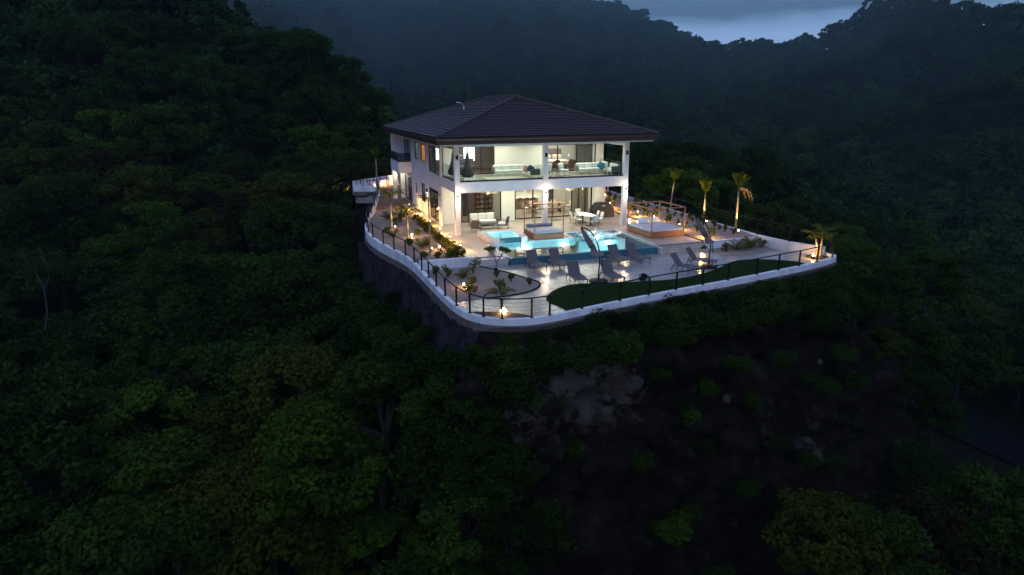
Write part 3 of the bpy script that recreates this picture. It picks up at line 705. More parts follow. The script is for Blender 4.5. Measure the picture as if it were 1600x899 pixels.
# ================================================================== PARAPET, RAILING, RETAINING WALLS
def top_z(x, y):
    if x > 17 and y > -11.5: return .16
    if x < 0 and y > -15:
        if y > 10: return .14 + (y - 10) * .022
        return float(np.interp(y, [-15, -8, 3, 10], [-.2, -.16, .12, .14]))
    return -.2
def face_h(x, y): return float(np.interp(y, [-15, -12, -4], [.31, .36, .60])) if x < 12 else .33
PP = resample(OUTS, .46)
pn = path_normals(PP)
def parapet():
    t = thing('parapet_wall', 'long white stepped parapet wall curving round the whole terrace edge', 'wall')
    n = len(PP); per = 4; k = 0
    while k < n - 1:
        e = min(n - 1, k + per); mid = (k + e) // 2; zt = top_z(*PP[mid]); b = MB(); base = 0
        for i in range(k, e + 1):
            x, y = PP[i]; nx, ny = pn[i]          # normals point inwards
            b.v += [(x, y, zt - face_h(x, y)), (x, y, zt), (x + nx * .24, y + ny * .24, zt), (x + nx * .24, y + ny * .24, -.6)]
        for i in range(e - k):
            for j in range(4): a = i * 4 + j; c = i * 4 + (j + 1) % 4; b.f.append((a, a + 4, c + 4, c))
        m = (e - k) * 4; b.f.append((0, 1, 2, 3)); b.f.append((m + 3, m + 2, m + 1, m))
        b.build('wall_panel', M_wall_out, t); k = e
    # rough concrete footing below the white paint
    b = MB()
    for i in range(n):
        x, y = PP[i]; nx, ny = pn[i]; z = top_z(x, y); wv = .04 * noise.noise(Vector((x * 1.3, y * 1.3, 0))); o = .03 + wv
        b.v += [(x + nx * .03, y + ny * .03, z - face_h(x, y) + .02), (x - nx * o, y - ny * o, z - face_h(x, y)), (x - nx * (o + .05), y - ny * (o + .05), z - face_h(x, y) - (.38 if x < -3 else .05) - wv * 3), (x + nx * .2, y + ny * .2, z - 1.3)]
    for i in range(n - 1):
        for j in range(3): a = i * 4 + j; b.f.append((a, a + 4, a + 5, a + 1))
    b.build('concrete_footing', M_concrete, t, smooth=False)
parapet()

POSTS = [(-5.39,5.34),(-5.31,3.38),(-5.21,1.31),(-4.85,-.6),(-4.39,-2.42),(-3.9,-4.5),(-3.8,-6.43),(-3.85,-8.2),(-3.9,-10.07),(-3.85,-11.96),(-3.8,-13.9),(-3.7,-15.6),(-3.45,-16.8),(-3.0,-17.6),(-2.3,-18.1),(-1.2,-18.45),(-.1,-18.3),(1.72,-17.82),(3.67,-17.3),(5.61,-16.88),(7.52,-16.42),(9.41,-16.0),(11.22,-15.65),(13.22,-15.17),(15.2,-14.68),(17.02,-14.25),(18.6,-13.75),(20.3,-13.0)]
def snap(p):
    i = int(np.argmin(((PP - np.array(p)) ** 2).sum(1))); return PP[i] + pn[i] * .13
def railing(name, label, pts, posth=.88, m=M_black, zf=top_z):
    t = thing(name, label, 'railing')
    P = [snap(p) for p in pts]; zs = [zf(*p) for p in P]
    for (x, y), z in zip(P, zs):
        o = MB().box(-.034, -.034, 0, .034, .034, posth).box(-.075, -.075, 0, .075, .075, .02).build('post', m, t, loc=(x, y, z + .001))
        o.rotation_euler.z = rnd.uniform(0, .5)
    # follow the curve of the wall between posts
    def line(h, r, nm, n=5):
        pts_ = []
        for k in range(len(P) - 1):
            for s in range(3):
                f = s / 3; q = snap(P[k] * (1 - f) + P[k + 1] * f) if s else P[k]
                pts_.append((q[0], q[1], (zs[k] * (1 - f) + zs[k + 1] * f) + h))
        pts_.append((*P[-1], zs[-1] + h)); MB().tube(pts_, r, n).build(nm, m, t)
    line(posth + .02, .032, 'top_rail', 6)
    for h in (.18, .36, .54, .71): line(h, .0042, 'cable', 4)
    return t
railing('railing', 'black post and cable railing round the left and front of the terrace', [(-2.2, 25.0), (-2.6, 22.4), (-3.0, 20.0), (-3.4, 17.6), (-3.9, 15.0), (-4.3, 11.4), (-4.9, 9.2), (-5.3, 7.3)] + POSTS)
railing('railing', 'thin black cable railing on the far right parapet behind the palms', [(20.9, -12.3), (20.0, -9.8), (19.5, -7), (19.5, -3.4), (19.6, 0), (19.8, 4), (20.0, 8), (20.2, 12), (20.4, 16), (20.6, 21)], posth=1.0)

# dark stone retaining wall under the left side
def stone_wall():
    t = thing('retaining_wall', 'tall dark stone retaining wall under the left side of the terrace', 'wall', (0, 0, 0))
    P = resample([p for p in OUTS if p[1] < 25 and p[0] < .2][:], .25); nr = path_normals(P); b = MB(); m = len(P); zs = []
    rows = 26
    V = []
    for j in range(rows):
        f = j / (rows - 1)
        for i in range(m):
            x, y = P[i]; nx, ny = nr[i]; zt = top_z(x, y) - face_h(x, y) - .3
            low = float(np.interp(i, [0, m * .35, m * .75, m - 12, m], [-3.5, -7.5, -6.5, -3.0, -1.6]))
            z = zt + (low - zt) * f; o = .04 + f * .55
            o += .11 * noise.noise(Vector((x * 2.3, y * 2.3, z * 2.9))) + .22 * abs(noise.noise(Vector((x * 1.1 + 3, y * 1.1, z * .9)))) + .03 * (noise.cell(Vector((x * 3, y * 3, z * 3.4))) )
            V.append((x - nx * o, y - ny * o, z))
    I = np.arange(rows * m).reshape(rows, m); F = np.stack([I[:-1, :-1], I[1:, :-1], I[1:, 1:], I[:-1, 1:]], -1).reshape(-1, 4)
    link('masonry', npmesh('masonry', np.array(V), F, 4), M_stonewall, t)
    # buttress piers in the masonry
    for i in (int(m * .22), int(m * .38), int(m * .53), int(m * .68), int(m * .80)):
        x, y = P[i]; nx, ny = nr[i]; a = math.atan2(ny, nx)
        MB().box(-.62, -.25, -6.5, .1, .25, -1.5).build('pier', M_stonewall, t, loc=(x - nx * .05, y - ny * .05, 0), rz=a)
stone_wall()
def gabion(name, label, path, z0, z1, bw=.55, bh=.28, dep=.5):
    t = thing(name, label, 'wall'); P = resample(path, bw); nr = path_normals(P); c = []
    for _ in range(6):
        b = MB(); j = lambda: rnd.uniform(-.035, .035)
        b.box(0, 0, 0, 1, 1, 1); b.v = [(v[0] * bw * .94 + j(), v[1] * dep + j(), v[2] * bh * .92 + j()) for v in b.v]; me = b.mesh('stone'); me.materials.append(M_block); c.append(me)
    rows = int((z1 - z0) / bh)
    for r_ in range(rows):
        for k in range(len(P) - 1):
            d = P[k + 1] - P[k]; a = math.atan2(d[1], d[0])
            zz = z0 + r_ * bh + .12 * math.sin(k * .35)
            link('stone', rnd.choice(c), None, t, loc=(P[k][0] + rnd.uniform(-.04, .04) + (.2 * (r_ % 2)) * d[0], P[k][1] + rnd.uniform(-.04, .04) + (.2 * (r_ % 2)) * d[1], zz), rz=a + rnd.uniform(-.06, .06))
gabion('stone_wall', 'low curved pale dry-stone wall below the left retaining wall', smooth_path([(-8.9, 14.5), (-9.0, 11), (-8.6, 8), (-7.9, 5.2), (-7.0, 2.4)], 2), -5.3, -3.6)
gabion('stone_wall', 'short grey stone wall block below the front curve of the terrace', smooth_path([(-4.2, -17.9), (-3.2, -18.9), (-2.0, -19.35), (-.9, -19.4)], 1), -2.9, -1.5)
0 and gabion('stone_wall', 'lower grey stone footing stepping down under the front left corner', smooth_path([(-5.2, -14.5), (-5.0, -16.6), (-4.2, -18.4)], 1), -4.6, -2.3)

# ================================================================== VILLA
W, L, WB = 13.15, 21.5, 13.5
villa = thing('villa', 'white two-storey villa with brown hipped tile roof and lit open balcony', 'house')
def wall_holes(axis, c0, c1, a0, a1, z0, z1, holes, name, m, parent=villa):
    """solid wall slab with openings; axis 'x' = lies in an x-plane (spans y), axis 'y' = spans x"""
    A = sorted({a0, a1, *[h[0] for h in holes], *[h[1] for h in holes]}); Z = sorted({z0, z1, *[h[2] for h in holes], *[h[3] for h in holes]})
    A = [a for a in A if a0 <= a <= a1]; Z = [z for z in Z if z0 <= z <= z1]
    na, nz_ = len(A) - 1, len(Z) - 1
    def solid(i, j):
        if i < 0 or j < 0 or i >= na or j >= nz_: return False
        a, z = (A[i] + A[i + 1]) / 2, (Z[j] + Z[j + 1]) / 2
        return not any(h[0] < a < h[1] and h[2] < z < h[3] for h in holes)
    b = MB(); P = (lambda c, a, z: (c, a, z)) if axis == 'x' else (lambda c, a, z: (a, c, z))
    for i in range(na):
        for j in range(nz_):
            if not solid(i, j): continue
            x0, x1, y0, y1 = A[i], A[i + 1], Z[j], Z[j + 1]
            b.quad(P(c0, x0, y0), P(c0, x1, y0), P(c0, x1, y1), P(c0, x0, y1)); b.quad(P(c1, x0, y0), P(c1, x0, y1), P(c1, x1, y1), P(c1, x1, y0))
            if not solid(i - 1, j): b.quad(P(c0, x0, y0), P(c0, x0, y1), P(c1, x0, y1), P(c1, x0, y0))
            if not solid(i + 1, j): b.quad(P(c0, x1, y0), P(c1, x1, y0), P(c1, x1, y1), P(c0, x1, y1))
            if not solid(i, j - 1): b.quad(P(c0, x0, y0), P(c1, x0, y0), P(c1, x1, y0), P(c0, x1, y0))
            if not solid(i, j + 1): b.quad(P(c0, x0, y1), P(c0, x1, y1), P(c1, x1, y1), P(c1, x0, y1))
    return b.build(name, m, parent)
def glazing(name, axis, c, a0, a1, z0, z1, mull=(), fw=.07, dep=.09, mg=None, parent=villa, hz=()):
    """frame with mullions, one pane per field"""
    mg = mg or M_glass
    B = (lambda u0, v0, w0, u1, v1, w1, mb: mb.box(v0, u0, w0, v1, u1, w1)) if axis == 'x' else (lambda u0, v0, w0, u1, v1, w1, mb: mb.box(u0, v0, w0, u1, v1, w1))
    mb = MB(); g = .004
    B(a0 + g, c, z0 + g, a0 + fw, c + dep, z1 - g, mb); B(a1 - fw, c, z0 + g, a1 - g, c + dep, z1 - g, mb)
    B(a0 + fw, c, z0 + g, a1 - fw, c + dep, z0 + fw, mb); B(a0 + fw, c, z1 - fw, a1 - fw, c + dep, z1 - g, mb)
    for q in mull: B(q - fw / 2, c + .003, z0 + fw, q + fw / 2, c + dep - .003, z1 - fw, mb)
    fr = mb.build(name, M_frame, parent)
    ed = [a0 + fw] + [e for q in mull for e in (q - fw / 2, q + fw / 2)] + [a1 - fw]
    for k in range(0, len(ed), 2):
        p = MB(); B(ed[k], c + dep / 2 - .004, z0 + fw, ed[k + 1], c + dep / 2 + .004, z1 - fw, p); p.build('pane', mg, fr)
    return fr
# columns and beams of the open front
for cx in (0, 6.45, 12.8):
    MB().box(cx, 0, .0, cx + .35, .35, 6.25).build('column', M_white, villa)
    MB().box(cx - .02, -.02, .0, cx + .37, .37, .12).build('column_base', M_coping, villa)
for x0, x1 in ((.35, 6.45), (6.8, 12.8)):
    MB().box(x0, .012, 3.0, x1, .338, 3.71).build('beam', M_white, villa)
    MB().box(x0, .012, 6.1, x1, .338, 6.25).build('beam', M_white, villa)
for x in (0, 12.8):
    MB().box(x + .012, .35, 3.0, x + .338, 4.5, 3.70).build('beam', M_white, villa)
    MB().box(x + .012, .35, 5.92, x + .338, 4.5, 6.25).build('beam', M_white, villa)
MB().box(.34, .34, 3.2, 12.81, 5.3, 3.69).build('balcony_floor', M_cream, villa)
MB().box(.35, .35, 3.691, 12.8, 4.5, 3.715).build('floor_finish', M_tile, villa)
# side walls with their openings
side_holes = [(4.85, 8.8, 3.72, 5.78), (10.3, 12.2, 4.27, 5.74), (13.5, 15.0, 4.27, 5.75), (17.0, 20.5, 3.78, 5.73),
              (5.6, 8.95, .02, 2.48), (10.8, 12.35, .92, 2.47), (14.6, 15.15, 1.25, 2.15), (17.1, 20.8, .02, 2.4)]
wall_holes('x', 0, .12, 4.5, L, -.02, 6.25, side_holes, 'wall', M_white)
wall_holes('x', WB - .25, WB, 4.5, L, -.02, 6.25, [], 'wall', M_white)
wall_holes('y', L - .25, L - .001, .25, WB - .25, -.02, 6.25, [], 'wall', M_white)
glazing('window', 'x', .012, 4.85, 8.8, 3.72, 5.78, (6.5,))
glazing('window', 'x', .012, 10.3, 12.2, 4.27, 5.74, ())
glazing('window', 'x', .012, 13.5, 15.0, 4.27, 5.75, ())
glazing('window', 'x', .012, 10.8, 12.35, .92, 2.47, (), mg=M_darkglass)
glazing('window', 'x', .012, 14.6, 15.15, 1.25, 2.15, (), mg=M_darkglass, fw=.05)
glazing('sliding_door', 'x', .012, 17.0, 20.5, 3.78, 5.73, (18.8,), mg=M_darkglass)
glazing('sliding_door', 'x', .012, 5.6, 8.95, .02, 2.48, (7.3,), mg=M_darkglass)
glazing('sliding_door', 'x', .012, 17.1, 20.8, .02, 2.4, (18.95,), mg=M_darkglass)
# patio back walls with the big sliding doors
wall_holes('y', 5.3, 5.5, .25, WB, -.02, 3.2, [(1.25, 4.95, 0, 2.75), (6.05, 12.75, 0, 2.75)], 'wall', M_cream)
wall_holes('y', 4.5, 4.7, .25, WB, 3.72, 6.25, [(1.3, 4.2, 3.74, 5.85), (8.3, 12.6, 3.74, 5.85)], 'wall', M_cream)
glazing('sliding_door', 'y', 5.35, 1.25, 4.95, .0, 2.75, (2.3, 3.65), fw=.09)
glazing('sliding_door', 'y', 5.35, 6.05, 12.75, .0, 2.75, (7.6, 9.3, 10.95, 11.55, 12.15), fw=.10)
glazing('sliding_door', 'y', 4.55, 1.3, 4.2, 3.74, 5.85, (2.1, 3.15), fw=.07)
glazing('sliding_door', 'y', 4.55, 8.3, 12.6, 3.74, 5.85, (9.35, 10.95), fw=.07)
MB().box(WB - .72, 4.7, .0, WB - .26, 5.3, 3.2).build('wall', M_cream, villa)
# inner walls, floors and ceilings
MB().box(.25, 5.5, -.02, WB - .25, L - .26, .012).build('floor', M_tile, villa)
MB().box(.25, 5.5, 3.0, WB - .25, L - .26, 3.22).build('ceiling', M_cream, villa)
MB().box(.25, 4.7, 3.6, WB - .25, L - .26, 3.735).build('floor', M_tarimwood, villa)
MB().box(.34, .34, 6.16, WB - .25, L - .26, 6.245).build('ceiling', M_cream, villa)
MB().box(.25, 11.6, .012, 6.4, 11.75, 3.0).build('inner_wall', M_cream, villa)
MB().box(6.4, 12.2, .012, WB - .25, 12.35, 3.0).build('inner_wall', M_cream, villa)
MB().box(5.3, 5.5, .012, 5.45, 11.6, 3.0).build('inner_wall', M_cream, villa)
MB().box(.25, 9.3, 3.735, 6.0, 9.42, 6.16).build('inner_wall', mat('taupe_wall', (.26, .20, .19), .8, var=.05), villa)
MB().box(6.0, 4.7, 3.735, 6.14, 12.5, 6.16).build('inner_wall', M_cream, villa)
MB().box(6.14, 10.4, 3.735, WB - .25, 10.52, 6.16).build('inner_wall', M_cream, villa)
MB().box(3.0, 9.42, 3.735, 3.12, L - .3, 6.16).build('inner_wall', mat('ochre_wall', (.62, .36, .16), .8), villa)
MB().box(3.0, 12, .012, 3.12, L - .3, 3.0).build('inner_wall', mat('brown_inner_wall', (.13, .075, .05), .8), villa)
MB().lathe([(.10, 5.42), (.10, 5.58)], 10, (.72, 16.1)).build('mirror_lamp', M_daylit, villa)
MB().box(.12, 12.7, 3.735, 3.0, 12.82, 6.16).build('inner_wall', MATS['ochre_wall'], villa)
MB().box(.12, 16.2, 3.735, 3.0, 16.32, 6.16).build('inner_wall', M_cream, villa)
MB().box(.25, 9.45, .012, 5.3, 9.57, 3.0).build('inner_wall', MATS['taupe_wall'], villa)
MB().box(.40, 9.26, 4.55, 1.05, 9.297, 5.75).build('lit_window', M_daylit, villa)
MB().box(.40, 9.24, 5.20, 1.05, 9.258, 5.23).build('lit_window_bar', M_frame, villa)
# curtains
def curtain(x0, x1, y, z0, z1, parent=villa, axis='y', m=None):
    b = MB(); n = max(6, int((x1 - x0) / .05)); 
    for k in range(n):
        a, c = x0 + (x1 - x0) * k / n, x0 + (x1 - x0) * (k + 1) / n; ya, yc = y + .035 * math.sin(k * 1.3), y + .035 * math.sin((k + 1) * 1.3)
        if axis == 'y': b.quad((a, ya, z0), (c, yc, z0), (c, yc, z1), (a, ya, z1))
        else: b.quad((ya, a, z0), (yc, c, z0), (yc, c, z1), (ya, a, z1))
    return b.build('curtain', m or M_curtain, parent, smooth=True)
curtain(11.0, 12.5, 4.9, 3.76, 5.9); curtain(11.1, 12.6, 5.75, .03, 2.9, m=mat('tan_curtain', (.42, .32, .25), .9)); curtain(1.35, 1.9, 5.7, .03, 2.9); curtain(7.0, 8.7, .20, 3.76, 5.8, axis='x', m=mat('pale_green_curtain', (.30, .36, .32), .9))
curtain(17.3, 20.6, .25, .05, 2.5, axis='x', m=mat('brown_curtain', (.10, .05, .04), .9)); curtain(5.8, 7.2, .25, .05, 2.6, axis='x', m=MATS['brown_curtain'])
# bathroom window glow and lit picture in the upper left room
MB().box(3.02, 9.26, 4.4, 3.9, 9.297, 5.5).build('lit_window', M_daylit, villa)
MB().box(3.05, 9.24, 4.92, 3.87, 9.258, 4.95).build('lit_window_bar', M_frame, villa)
# roof ------------------------------------------------------------
roof = MB()
ex, e_ = 1.49, 1.49
x0, x1, y0, y1, ze, zr = -e_, W + e_, -e_, L + e_, 6.80, 9.42
hw = (x1 - x0) / 2; xm = (x0 + x1) / 2; ya, yb = y0 + hw, y1 - hw
roof.v = [(x0, y0, ze - .05), (x1, y0, ze - .05), (x1, y1, ze - .05), (x0, y1, ze - .05), (xm, ya, zr - .05), (xm, yb, zr - .05)]
roof.f = [(0, 1, 4), (1, 2, 5, 4), (2, 3, 5), (3, 0, 4, 5)]
ro = roof.build('roof', mat('roof_gap_shade', (.012, .010, .012), .9), villa)  # near-black colour stands in for the shadow under the open tile fronts
def courses(p0, p1, apex0, apex1, n=26):
    """p0->p1 along the eave, apex0/apex1 above them"""
    p0, p1, q0, q1 = map(Vector, (p0, p1, apex0, apex1)); al = (p1 - p0).normalized()
    up = ((q0 + q1) / 2 - (p0 + p1) / 2); nrm = al.cross(up).normalized()
    if nrm.z < 0: nrm = -nrm
    for k in range(n):
        f0, f1 = k / n, min(1, (k + 1.14) / n); a0, b0 = p0.lerp(q0, f0), p1.lerp(q1, f0); a1, b1 = p0.lerp(q0, f1), p1.lerp(q1, f1)
        ln = (b0 - a0).length; m = max(1, int(ln / .34)); b = MB(); off = .5 * (k % 2)
        ts = sorted({0., 1.} | {(i + off) / m for i in range(m + 1) if 0 < (i + off) / m < 1})
        for t0, t1 in zip(ts[:-1], ts[1:]):
            l0, l1 = a0.lerp(b0, t0), a0.lerp(b0, t1); u = ln
            # upper edge clipped to the hip
            def upp(pt):
                s = (pt - a1).dot(al); s = min(max(s, 0), (b1 - a1).length); return a1 + al * s
            h0, h1 = upp(l0), upp(l1); j = rnd.uniform(-.006, .008); t_ = .06
            g = al * .006
            A, B, C, D = l0 + g + nrm * (t_ + j + .012), l1 - g + nrm * (t_ + j + .012), h1 - g + nrm * (.008 + j), h0 + g + nrm * (.008 + j)
            A2, B2 = l0 + g, l1 - g
            i = len(b.v); b.v += [tuple(v) for v in (A, B, C, D, A2, B2, h1 - g, h0 + g)]
            b.f += [(i, i + 1, i + 2, i + 3), (i + 4, i, i + 3, i + 7), (i + 5, i + 6, i + 2, i + 1)]
        b.build('tile_course', M_roof, ro)
courses((x0, y0, ze), (x1, y0, ze), (xm, ya, zr), (xm, ya, zr))
courses((x0, y1, ze), (x0, y0, ze), (xm, yb, zr), (xm, ya, zr))
courses((x1, y0, ze), (x1, y1, ze), (xm, ya, zr), (xm, yb, zr))
courses((x1, y1, ze), (x0, y1, ze), (xm, yb, zr), (xm, yb, zr))
for a, b in (((x0, y0, ze + .05), (xm, ya, zr + .05)), ((x1, y0, ze + .05), (xm, ya, zr + .05)), ((x0, y1, ze + .05), (xm, yb, zr + .05)), ((x1, y1, ze + .05), (xm, yb, zr + .05)), ((xm, ya, zr + .05), (xm, yb, zr + .05))):
    A, B = Vector(a), Vector(b); n = int((B - A).length / .42); mb = MB()
    for k in range(n):
        p, q = A.lerp(B, k / n), A.lerp(B, (k + 1.08) / n); mb.tube([p, q], [.10, .075], 8)
    mb.build('ridge_cap', M_roof, ro)
fz0, fz1 = 6.34, 6.79
for a in ((x0 + .02, y0 + .02, x1 - .02, y0 + .07), (x0 + .02, y1 - .07, x1 - .02, y1 - .02), (x0 + .02, y0 + .07, x0 + .07, y1 - .07), (x1 - .07, y0 + .07, x1 - .02, y1 - .07)):
    MB().box(a[0], a[1], fz0, a[2], a[3], fz1).build('fascia', M_fascia, ro)
def gutter(a, b, out):
    mb = MB(); o = Vector(out)
    for (d, z) in ((.01, 6.62), ): pass
    p = [Vector(a), Vector(b)]; prof = [(0.0, 6.60), (.09, 6.61), (.13, 6.66), (.13, 6.76), (.11, 6.76), (.11, 6.67), (.08, 6.63), (.0, 6.63)]
    for q in p:
        for d, z in prof: mb.v.append((q.x + o.x * d, q.y + o.y * d, z))
    for k in range(8): j = (k + 1) % 8; mb.f.append((k, j, j + 8, k + 8))
    mb.f += [tuple(range(8)), tuple(range(15, 7, -1))]
    mb.build('gutter', M_fascia, ro)
gutter((x0 - .1, y0 + .018, 0), (x1 + .1, y0 + .018, 0), (0, -1, 0)); gutter((x0 + .018, y0 - .1, 0), (x0 + .018, y1 + .1, 0), (-1, 0, 0)); gutter((x1 - .018, y0, 0), (x1 - .018, y1, 0), (1, 0, 0))
MB().box(x0 + .25, y0 + .25, 6.252, x1 - .25, y1 - .25, 6.33).build('soffit', M_white, ro)
MB().box(x0 + .08, y0 + .08, 6.345, x1 - .08, y1 - .08, 6.39).build('soffit_edge', M_white, ro)
# roof vent
MB().tube([(3.4, 10.5, 8.2), (3.4, 10.5, 8.75), (3.0, 10.0, 9.0), (2.6, 9.6, 9.02)], .045, 6).build('vent_pipe', M_whitemetal, ro)
# floor lights of the sockets: sconces on the columns
def sconce(x, y, z, face, lit, down_only=False):
    nx, ny = face
    o = MB().box(-.07, -.05, -.14, .07, .05, .14).build('wall_lamp', M_black, villa, loc=(x + nx * .055, y + ny * .055, z), rz=math.atan2(ny, nx) + math.pi / 2)
    if lit:
        for s in ((-1,) if down_only else (-1, 1)):
            MB().lathe([(.045, s * .142), (.045, s * .150)], 10).build('bulb', M_lampsconce, o)
        if down_only:
            light('SPOT', (x + nx * .12, y + ny * .12, z - .17), 38, WARM, villa, .03, aim=(x + nx * .16, y, z - 3), spot=70, name='sconce_light')
        else:
            light('SPOT', (x + nx * .14, y + ny * .14, z - .20), 26, SCON, villa, .05, aim=(x + nx * .12, y + ny * .12, z - 3), spot=120, blend=.9, name='sconce_light')
            light('SPOT', (x + nx * .14, y + ny * .14, z + .18), 6, SCON, villa, .05, aim=(x + nx * .12, y + ny * .12, z + 3), spot=120, blend=.9, name='sconce_light')
            light('POINT', (x + nx * .20, y + ny * .20, z - .1), 34, SCON, villa, .065, name='sconce_light')
for cx in (.175, 6.625, 12.975):
    sconce(cx, 0, 2.75, (0, -1), True); sconce(cx, 0, 5.42, (0, -1), False)
sconce(0, 9.85, 2.05, (-1, 0), True, True)
# balcony railings: glass held in a dark channel
def glassrail(parent, a, b, z, n, h=.95, m=M_railglass):
    a, b = Vector(a), Vector(b); d = (b - a); ln = d.length; an = math.atan2(d.y, d.x)
    o = MB().box(0, -.035, 0, ln, .035, .11).build('rail_channel', mat('brown_channel', (.05, .026, .02), .5), parent, loc=(a.x, a.y, z), rz=an)
    for k in range(n): MB().box(ln * k / n + .01, -.006, .11, ln * (k + 1) / n - .01, .006, h).build('glass_panel', m, o)
    MB().box(0, -.015, h, ln, .015, h + .018).build('handrail', M_greymetal, o)
glassrail(villa, (.36, .2, 0), (6.44, .2, 0), 3.712, 4); glassrail(villa, (6.81, .2, 0), (12.79, .2, 0), 3.712, 4)
glassrail(villa, (.2, 4.49, 0), (.2, .36, 0), 3.712, 3); glassrail(villa, (12.95, .36, 0), (12.95, 4.49, 0), 3.712, 3)
# side balcony on the left
MB().box(-1.18, 17.0, 2.82, -.0, 21.6, 3.80).build('side_balcony', M_white, villa)
glassrail(villa, (-1.1, 17.08, 0), (-.02, 17.08, 0), 3.802, 1, .8, M_darkglass); glassrail(villa, (-1.1, 21.5, 0), (-1.1, 17.12, 0), 3.802, 3, .8, M_darkglass)
MB().box(-1.1, 21.2, 3.8, -.02, 21.45, 6.25).build('pier', M_white, villa)
MB().box(-1.15, 21.1, -.02, -.75, 21.5, 2.82).build('pier', M_cream, villa)
MB().box(-.3, 21.502, -.02, 2.5, 21.7, 2.85).build('pier', M_cream, villa)
MB().box(-.025, 9.3, .0, .0, 9.38, 6.2).build('downpipe', M_white, villa)

# interior and patio light, as the lit rooms of the photograph
def downl(x, y, z, p=7, n='ceiling_lamp', c=INT, size=.5):
    MB().lathe([(.07, -.012), (.07, -.002)], 12).build('downlight', M_downlight, villa, loc=(x, y, z))
for x in (1.2, 3.4, 5.4, 7.9, 10.2, 12.0):
    downl(x, 1.5, 3.2); downl(x, 3.9, 3.2); downl(x, 1.4, 6.16); downl(x, 3.6, 6.16)
for (x, y, z, sx, sy, p, c) in ((3.4, 2.9, 3.17, 4.5, 3.4, 80, INT), (9.7, 2.9, 3.17, 5, 3.4, 88, INT), (3.4, 2.4, 6.13, 4.5, 3, 66, INT), (9.8, 2.4, 6.13, 4.8, 3, 72, INT),
                                (2.9, 8.4, 2.97, 3, 4, 26, (1, .85, .68)), (9.6, 9.0, 2.97, 5, 4.5, 130, (1, .84, .70)), (3.0, 7.0, 6.13, 3, 3, 26, (1, .92, .84)), (10.2, 7.5, 6.13, 4, 3.4, 85, (1, .93, .84)),
                                (1.6, 14, 2.97, 1.5, 3, 6, WARM), (1.6, 11.0, 6.1, 1.6, 2.4, 60, (1, .66, .32)), (1.6, 14.6, 6.1, 1.6, 2.4, 7, INT)):
    light('AREA', (x, y, z), p, c, villa, sx, aim=(x, y, z - 1), name='ceiling_light', sy=sy)
light('POINT', (-.6, 20.9, 2.3), 9, (1, .93, .78), villa, .15, name='porch_light')

# ================================================================== FURNITURE
def lounger(label):
    t = thing('sun_lounger', label, 'sun lounger', group='grey sun loungers on the lower deck')
    L1, w_ = 1.32, .34           # seat along -y from origin, back behind
    MB().rbox(-w_, -L1, .30, w_, 0, .335, .015).build('seat', M_fabricgrey, t)
    bk = MB(); ang = R(52); c, s = math.cos(ang), math.sin(ang)
    bk.rbox(-w_, 0, 0, w_, .80, .035, .015); bk.v = [(x, y * c - z * s, .30 + y * s + z * c) for x, y, z in bk.v]; bk.build('backrest', M_fabricgrey, t)
    for sx in (-1, 1):
        MB().tube([(sx * (w_ + .02), -L1 - .02, .31), (sx * (w_ + .025), -L1 * .5, .335), (sx * (w_ + .02), .30, .30)], .026, 6).build('side_rail', M_greymetal, t)
        MB().tube([(sx * (w_ + .01), -L1 + .05, .30), (sx * (w_ + .03), -L1 + .14, .14), (sx * (w_ + .01), -L1 - .0, .0)], [.032, .026, .022], 6).build('leg', M_greymetal, t)
        MB().tube([(sx * (w_ + .01), -.42, .31), (sx * (w_ + .04), -.30, .15), (sx * (w_ + .02), -.42, .0)], [.032, .026, .022], 6).build('leg', M_greymetal, t)
        MB().tube([(sx * (w_ + .01), .12, .31), (sx * (w_ + .05), .27, .16), (sx * (w_ + .02), .36, .0)], [.032, .026, .022], 6).build('leg', M_greymetal, t)
    MB().bar((0, .36, .30), (0, .30, .70), .016).build('back_strut', M_greymetal, t)
    MB().bar((-w_, .30, .30), (w_, .30, .30), .016).build('cross_bar', M_greymetal, t)
    return t
LNG = [(2.61, -8.5, 0, 'leftmost grey sun lounger on the deck in front of the pool wall'),
       (4.04, -8.55, 4, 'grey sun lounger second from left in the row along the pool wall'),
       (3.73, -12.05, -6, 'grey sun lounger in the front row, left of the umbrella base'),
       (5.63, -12.35, 0, 'grey sun lounger in the front row, just right of the umbrella base'),
       (7.91, -8.6, 2, 'grey sun lounger third from left along the pool wall, amber reflection beside it'),
       (9.20, -8.6, 6, 'rightmost grey sun lounger of the row along the pool wall'),
       (10.35, -12.0, 32, 'grey sun lounger turned sideways, left of the pair by the right umbrella'),
       (12.05, -10.9, 36, 'grey sun lounger turned sideways, nearer the steps, beside the right umbrella')]
l0 = None
for x, y, a, lab in LNG:
    if l0 is None: l0 = lounger(lab); l0.location = (x, y, LZ + .001); l0.rotation_euler.z = R(a)
    else: dup(l0, (x, y, LZ + .001), R(a), lab)

